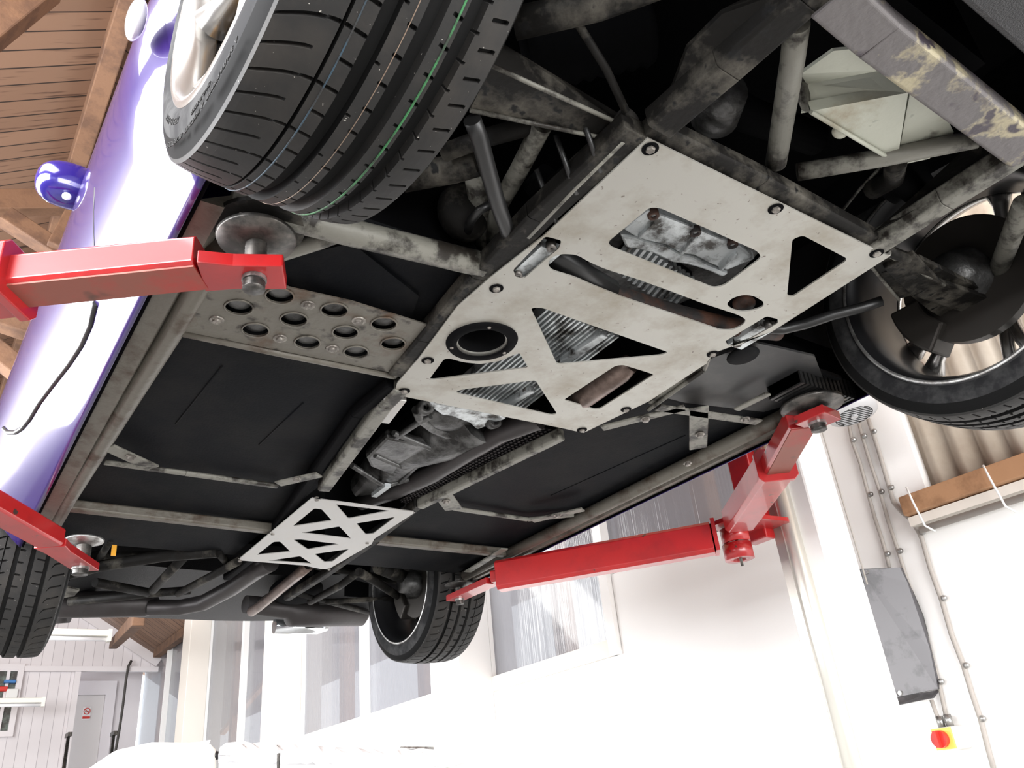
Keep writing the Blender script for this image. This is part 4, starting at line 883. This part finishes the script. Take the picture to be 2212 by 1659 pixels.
obj('frame_gusset', MB().slab([P(*q, h=.925) for q in ((140, 1268), (172, 1275), (160, 1288), (135, 1292))], (0, 0, .006)), M_tube, car)
obj('gearbox_tail', MB().ell(P(640, 1275, h=1.0), .12, .14, .06), M_black, car)
# exhausts and silencers
ctube('tail_exhaust', [(585, 1215, .882), (560, 1228, .882), (500, 1270, .892), (440, 1302, .90), (390, 1312, .905), (320, 1312, .91)], .033, M_exh, 20)
sl1 = ctube('silencer', [(335, 1306, .93), (318, 1304, .93), (140, 1306, .95), (60, 1296, .96)], [.036, .055, .055, .05], M_exh, 28)
ctube('tail_exhaust', [(668, 1220, .875), (645, 1240, .88), (560, 1310, .90), (543, 1322, .905)], .0205, M_exh2, 18)
sl2 = ctube('silencer', [(530, 1305, .955), (620, 1315, .95), (628, 1320, .945), (780, 1322, .965), (792, 1322, .97)], [.04, .045, .072, .070, .03], M_exh, 28)
ctube('tailpipe', [(592, 1353, .905), (685, 1356, .905), (705, 1356, .91)], [.034, .032, .018], M_chrome, 28, parent=sl2)
ctube('tailpipe', [(150, 1330, .93), (120, 1332, .93)], [.03, .03], M_exh, 24, parent=sl1)

tg = P(247, 1178, h=.87); obj('loose_tag', MB().bar(tg, tg - Vector((0, .005, .035)), .014, .006, up=(0, 1, 0)), M_caliper, car)

dc = Vector((1.765, 1.062, 0))
obj('rubber_block', (lambda b: [b.box(dc.x - .11 + i * .017, dc.x - .11 + i * .017 + .010, dc.y - .06, dc.y + .042, .853, .905) for i in range(14)] and b.box(dc.x - .11, dc.x + .13, dc.y - .055, dc.y + .038, .857, .905))(MB()), M_gblack, car)
# ================================================================== WHEELS
def tyre_mesh(R, W, RI, grooves, blocks, N=64):
    # grooves: (u0,u1,depth) ; blocks: (u0,u1,shiftfn,width frac,offset,depth) lateral sipes ; u in -1..1 across the tread
    tw = W * .44
    us = set([-1, 1]); e = .012
    for a, b_, d in grooves: us |= {a - e, a + e, b_ - e, b_ + e}
    for bl in blocks: us |= {bl[0], bl[1]}
    us |= {-1 + 2 * i / 30 for i in range(31)}
    us = sorted(us); cl = []
    for u in us:
        if not cl or u - cl[-1] > .004: cl.append(u)
    us = cl
    fr = [0, .03, .13, .17, .40, .50, .53, .60, .64, .85]
    rows = []
    def crown(u): return R - .006 * u * u - .010 * max(0, abs(u) - .75) / .25 * max(0, abs(u) - .75) * 4 * .25
    def gd(u):
        for a, b_, d in grooves:
            if a < u < b_: return d
        return 0
    vs = []; fs = []; nc = N * len(fr)
    prof_l = [(-W / 2 + .004, RI), (-W / 2 - .001, RI + .012), (-W / 2 - .001, (R + RI) / 2 - .01), (-W / 2 + .003, R - .035), (-W / 2 + .007, R - .022), (-W / 2 + .012, R - .013)]
    full = [('s', x, r) for x, r in prof_l] + [('t', u, 0) for u in us] + [('s', -x, r) for x, r in prof_l[::-1]]
    for kind, a, r in full:
        for i in range(N):
            for k, f0 in enumerate(fr):
                f = f0
                if kind == 's':
                    sh = 0; rad = r; x = a; u = -1 if a < 0 else 1
                    sh = shift(u)
                else:
                    u = a; x = u * tw; rad = crown(u) - gd(u); sh = shift(u)
                    if not gd(u):
                        for (u0, u1, ph, every) in blocks:
                            if u0 < u < u1:
                                kk = {0: (1, 2), .5: (6, 7)}[ph]
                                if k in kk and (every == 1 or i % every == 0): rad -= .006
                th = 2 * math.pi * (i + f + sh) / N
                vs.append((x, rad * math.cos(th), rad * math.sin(th)))
    for a in range(len(full) - 1):
        for c in range(nc): fs.append((a * nc + c, a * nc + (c + 1) % nc, (a + 1) * nc + (c + 1) % nc, (a + 1) * nc + c))
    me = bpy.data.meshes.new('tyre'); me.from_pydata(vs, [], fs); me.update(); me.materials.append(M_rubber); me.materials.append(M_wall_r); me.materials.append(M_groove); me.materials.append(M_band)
    ns = len(prof_l); nf = len(full)
    for p_ in me.polygons:
        row = p_.index // nc
        if row < ns - 2 or row > nf - ns: p_.material_index = 1
        if row in (3, 4) or row in (nf - 5, nf - 6): p_.material_index = 3
        p_.use_smooth = row < ns - 1 or row > nf - ns
        if ns <= row < nf - ns:
            ua = us[min(row - ns, len(us) - 1)]; ub = us[min(row - ns + 1, len(us) - 1)]; um = (ua + ub) / 2; k = p_.index % nc % len(fr); i = p_.index % nc // len(fr)
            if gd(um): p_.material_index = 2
            else:
                for (u0, u1, ph, every) in blocks:
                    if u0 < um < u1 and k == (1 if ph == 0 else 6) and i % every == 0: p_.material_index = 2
    return me
def shift(u):
    if u < -.42: return .55 * (u + .42) ** 2 * 4 + .0
    if u > .62: return -.9 * (u - .62)
    return .9 * (u + .42) * .35
GRV = [(-.475, -.44, .009), (-.22, -.06, .013), (.15, .32, .013), (.51, .67, .013)]
BLK = [(-1.0, -.60, 0, 1), (-.60, -.475, 0, 2), (-.44, -.36, 0, 2), (-.36, -.22, 0, 1), (-.06, -.005, .5, 2), (.05, .15, 0, 1), (.40, .51, 0, 1), (.67, .72, .5, 1), (.78, .96, 0, 1)]
RW = .328
ty_f = tyre_mesh(RW, .245, .252, GRV, BLK)
ty_r = tyre_mesh(.336, .258, .256, [(-.62, -.60, .006), (-.36, -.25, .008), (.02, .13, .008), (.40, .51, .008)], [(-1, -.64, 0, 1), (-.60, -.48, 0, 1), (-.25, -.10, 0, 1), (.20, .40, .5, 1), (.60, .95, 0, 1)], 56)

def text_ring(parent, M, txt, R0, size, ang0, x, m, dirn=1):
    cu = bpy.data.curves.new('t', 'FONT'); cu.body = txt; cu.size = size; cu.extrude = .0006; cu.space_character = 1.15
    tmp = bpy.data.objects.new('t', cu); COL.objects.link(tmp); dg = bpy.context.evaluated_depsgraph_get()
    me = bpy.data.meshes.new_from_object(tmp.evaluated_get(dg)); bpy.data.objects.remove(tmp)
    for v in me.vertices:
        r = R0 + v.co.y; th = ang0 - v.co.x / R0 * dirn; zz = v.co.z
        v.co = Vector((x - zz, r * math.cos(th), r * math.sin(th)))
    me.materials.clear(); me.materials.append(m); o = bpy.data.objects.new('sidewall_lettering', me); COL.objects.link(o); o.parent = parent; return o

def wheel(c, me, Rr, W, spin, steer, camber, outer, lettering=False, detail=True):
    # outer: -1 if the outboard face looks to -x
    e = bpy.data.objects.new('wheel', None); COL.objects.link(e); e.parent = car; e.location = Vector(c) - car.location
    e.rotation_euler = (0, camber, steer)
    def sub(name, mb, m, par=e, bevel=0):
        o = obj(name, mb, m, None, bevel=bevel); o.parent = par; return o
    t = bpy.data.objects.new('tyre', me); COL.objects.link(t); t.parent = e
    s_ = outer
    if s_ > 0: t.rotation_euler = (0, 0, math.pi)
    # rim: outer lip + barrel
    sub('rim_lip', MB().lathe([(s_ * (W / 2 - .002), Rr + .004), (s_ * (W / 2 + .001), Rr - .001), (s_ * (W / 2 - .002), Rr - .010), (s_ * (W / 2 - .045), Rr - .026), (s_ * (W / 2 - .05), Rr - .02)], (0, 0, 0), (1, 0, 0), 80), M_rim)
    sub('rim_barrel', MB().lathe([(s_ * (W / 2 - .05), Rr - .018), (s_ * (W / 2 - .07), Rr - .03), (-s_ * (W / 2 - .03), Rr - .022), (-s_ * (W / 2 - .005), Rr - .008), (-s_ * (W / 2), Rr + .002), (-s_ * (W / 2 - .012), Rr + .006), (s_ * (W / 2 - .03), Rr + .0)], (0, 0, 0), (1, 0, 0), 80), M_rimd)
    sub('rim_edge', MB().lathe([(-s_ * (W / 2 + .001), Rr - .008), (-s_ * (W / 2 + .003), Rr - .004), (-s_ * (W / 2 + .001), Rr + .000)], (0, 0, 0), (1, 0, 0), 80), M_steel)
    xo = s_ * (W / 2 - .035)
    hb = sub('hub', MB().lathe([(xo - s_ * .04, .0001), (xo - s_ * .04, .06), (xo + s_ * .0, .062), (xo + s_ * .012, .05), (xo + s_ * .014, .0001)], (0, 0, 0), (1, 0, 0), 40), M_rim)
    for i in range(5):
        a = spin + i * 2 * math.pi / 5
        for da in (-.17, .17):
            pts = [];
            for k in range(7):
                f = k / 6; r = .045 + f * (Rr - .022 - .045); aa = a + da * (.35 + .65 * f) + .06 * math.sin(f * math.pi)
                pts.append((xo - s_ * .012 * math.sin(f * math.pi) - s_ * .004 * f, r * math.cos(aa), r * math.sin(aa)))
            sub('spoke', MB().tube(pts, [.022, .018, .0155, .0145, .0155, .019, .027], 14, flat=1.0), M_rim)
    for i in range(5):
        a = spin + (i + .5) * 2 * math.pi / 5; sub('wheel_bolt', MB().disc((xo + s_ * .002, .035 * math.cos(a), .035 * math.sin(a)), .008, .012 , (s_, 0, 0), 6), M_dsteel, hb)
    # brakes and hub carrier (inboard)
    sub('brake_disc', MB().lathe([(-s_ * .02, .06), (-s_ * .02, .145), (-s_ * .045, .145), (-s_ * .045, .06), (-s_ * .02, .06)], (0, 0, 0), (1, 0, 0), 48, False), M_disc)
    sub('hub_carrier', MB().lathe([(s_ * .02, .0001), (s_ * .02, .06), (-s_ * .07, .065), (-s_ * .09, .045), (-s_ * .12, .04), (-s_ * .12, .0001)], (0, 0, 0), (1, 0, 0), 30), M_castd)
    b = MB(); vs = []; fs = []
    ca = spin + .3 if not lettering else 2.6
    for i in range(11):
        a = (-.25 if lettering else -.4) + (i - 5) * .085
        for r in ((.100, .168) if lettering else (.105, .178)):
            for x in ((-.045, .062) if lettering else (-.065, .015)): vs.append((s_ * x, r * math.cos(a), r * math.sin(a)))
    for i in range(10):
        q = i * 4
        fs += [(q, q + 1, q + 5, q + 4), (q + 2, q + 6, q + 7, q + 3), (q, q + 4, q + 6, q + 2), (q + 1, q + 3, q + 7, q + 5)]
    fs += [(0, 2, 3, 1), (40, 41, 43, 42)]
    sub('caliper', b.add(vs, fs), M_caliper if lettering else M_disc, bevel=.006)
    if lettering:
        for u, m_, r_ in ((-.36, M_blue, .0009), (.07, M_tan, .0005), (.46, M_green, .0013)):
            cr = RW - .006 * u * u
            sub('tread_line', MB().tube([(u * .245 * .44, (cr + .0002) * math.cos(a * math.pi / 60), (cr + .0002) * math.sin(a * math.pi / 60)) for a in range(121)], r_, 6, False), m_, t)
        xx = -.245 / 2 - .0012
        text_ring(t, None, 'TREADWEAR 240   TRACTION A   TEMPERATURE A', .300, .010, math.radians(-50), xx, M_letter, TXT_D)
        text_ring(t, None, 'EXTRALOAD', .284, .010, math.radians(-72), xx - .0005, M_letter, TXT_D)
        text_ring(t, None, '225/35 ZR18 87Y', .270, .012, math.radians(-36), xx, M_letter, TXT_D)
    return e
TXT_A, TXT_D = -100, 1
wheel((.272, .613, .972), ty_f, .252, .245, .35, .037, .019, -1, lettering=True)
wheel((1.808, .612, .952), ty_f, .252, .245, .9, -.03, -.023, 1)
wheel((.258, 3.20, .939), ty_r, .256, .258, .2, 0, .03, -1)
wheel((1.842, 3.20, .936), ty_r, .256, .258, .7, 0, -.03, 1)
# drive shafts and hub links at the back
obj('drive_shaft', MB().tube([(.4, 3.2, .945), (.85, 3.2, .99)], .016, 12), M_frame, car)
obj('drive_shaft', MB().tube([(1.7, 3.2, .945), (1.25, 3.2, .99)], .016, 12), M_frame, car)

# ================================================================== finish: floor at z = 0
for o in bpy.data.objects:
    if o.parent is None: o.location.z += LIFT
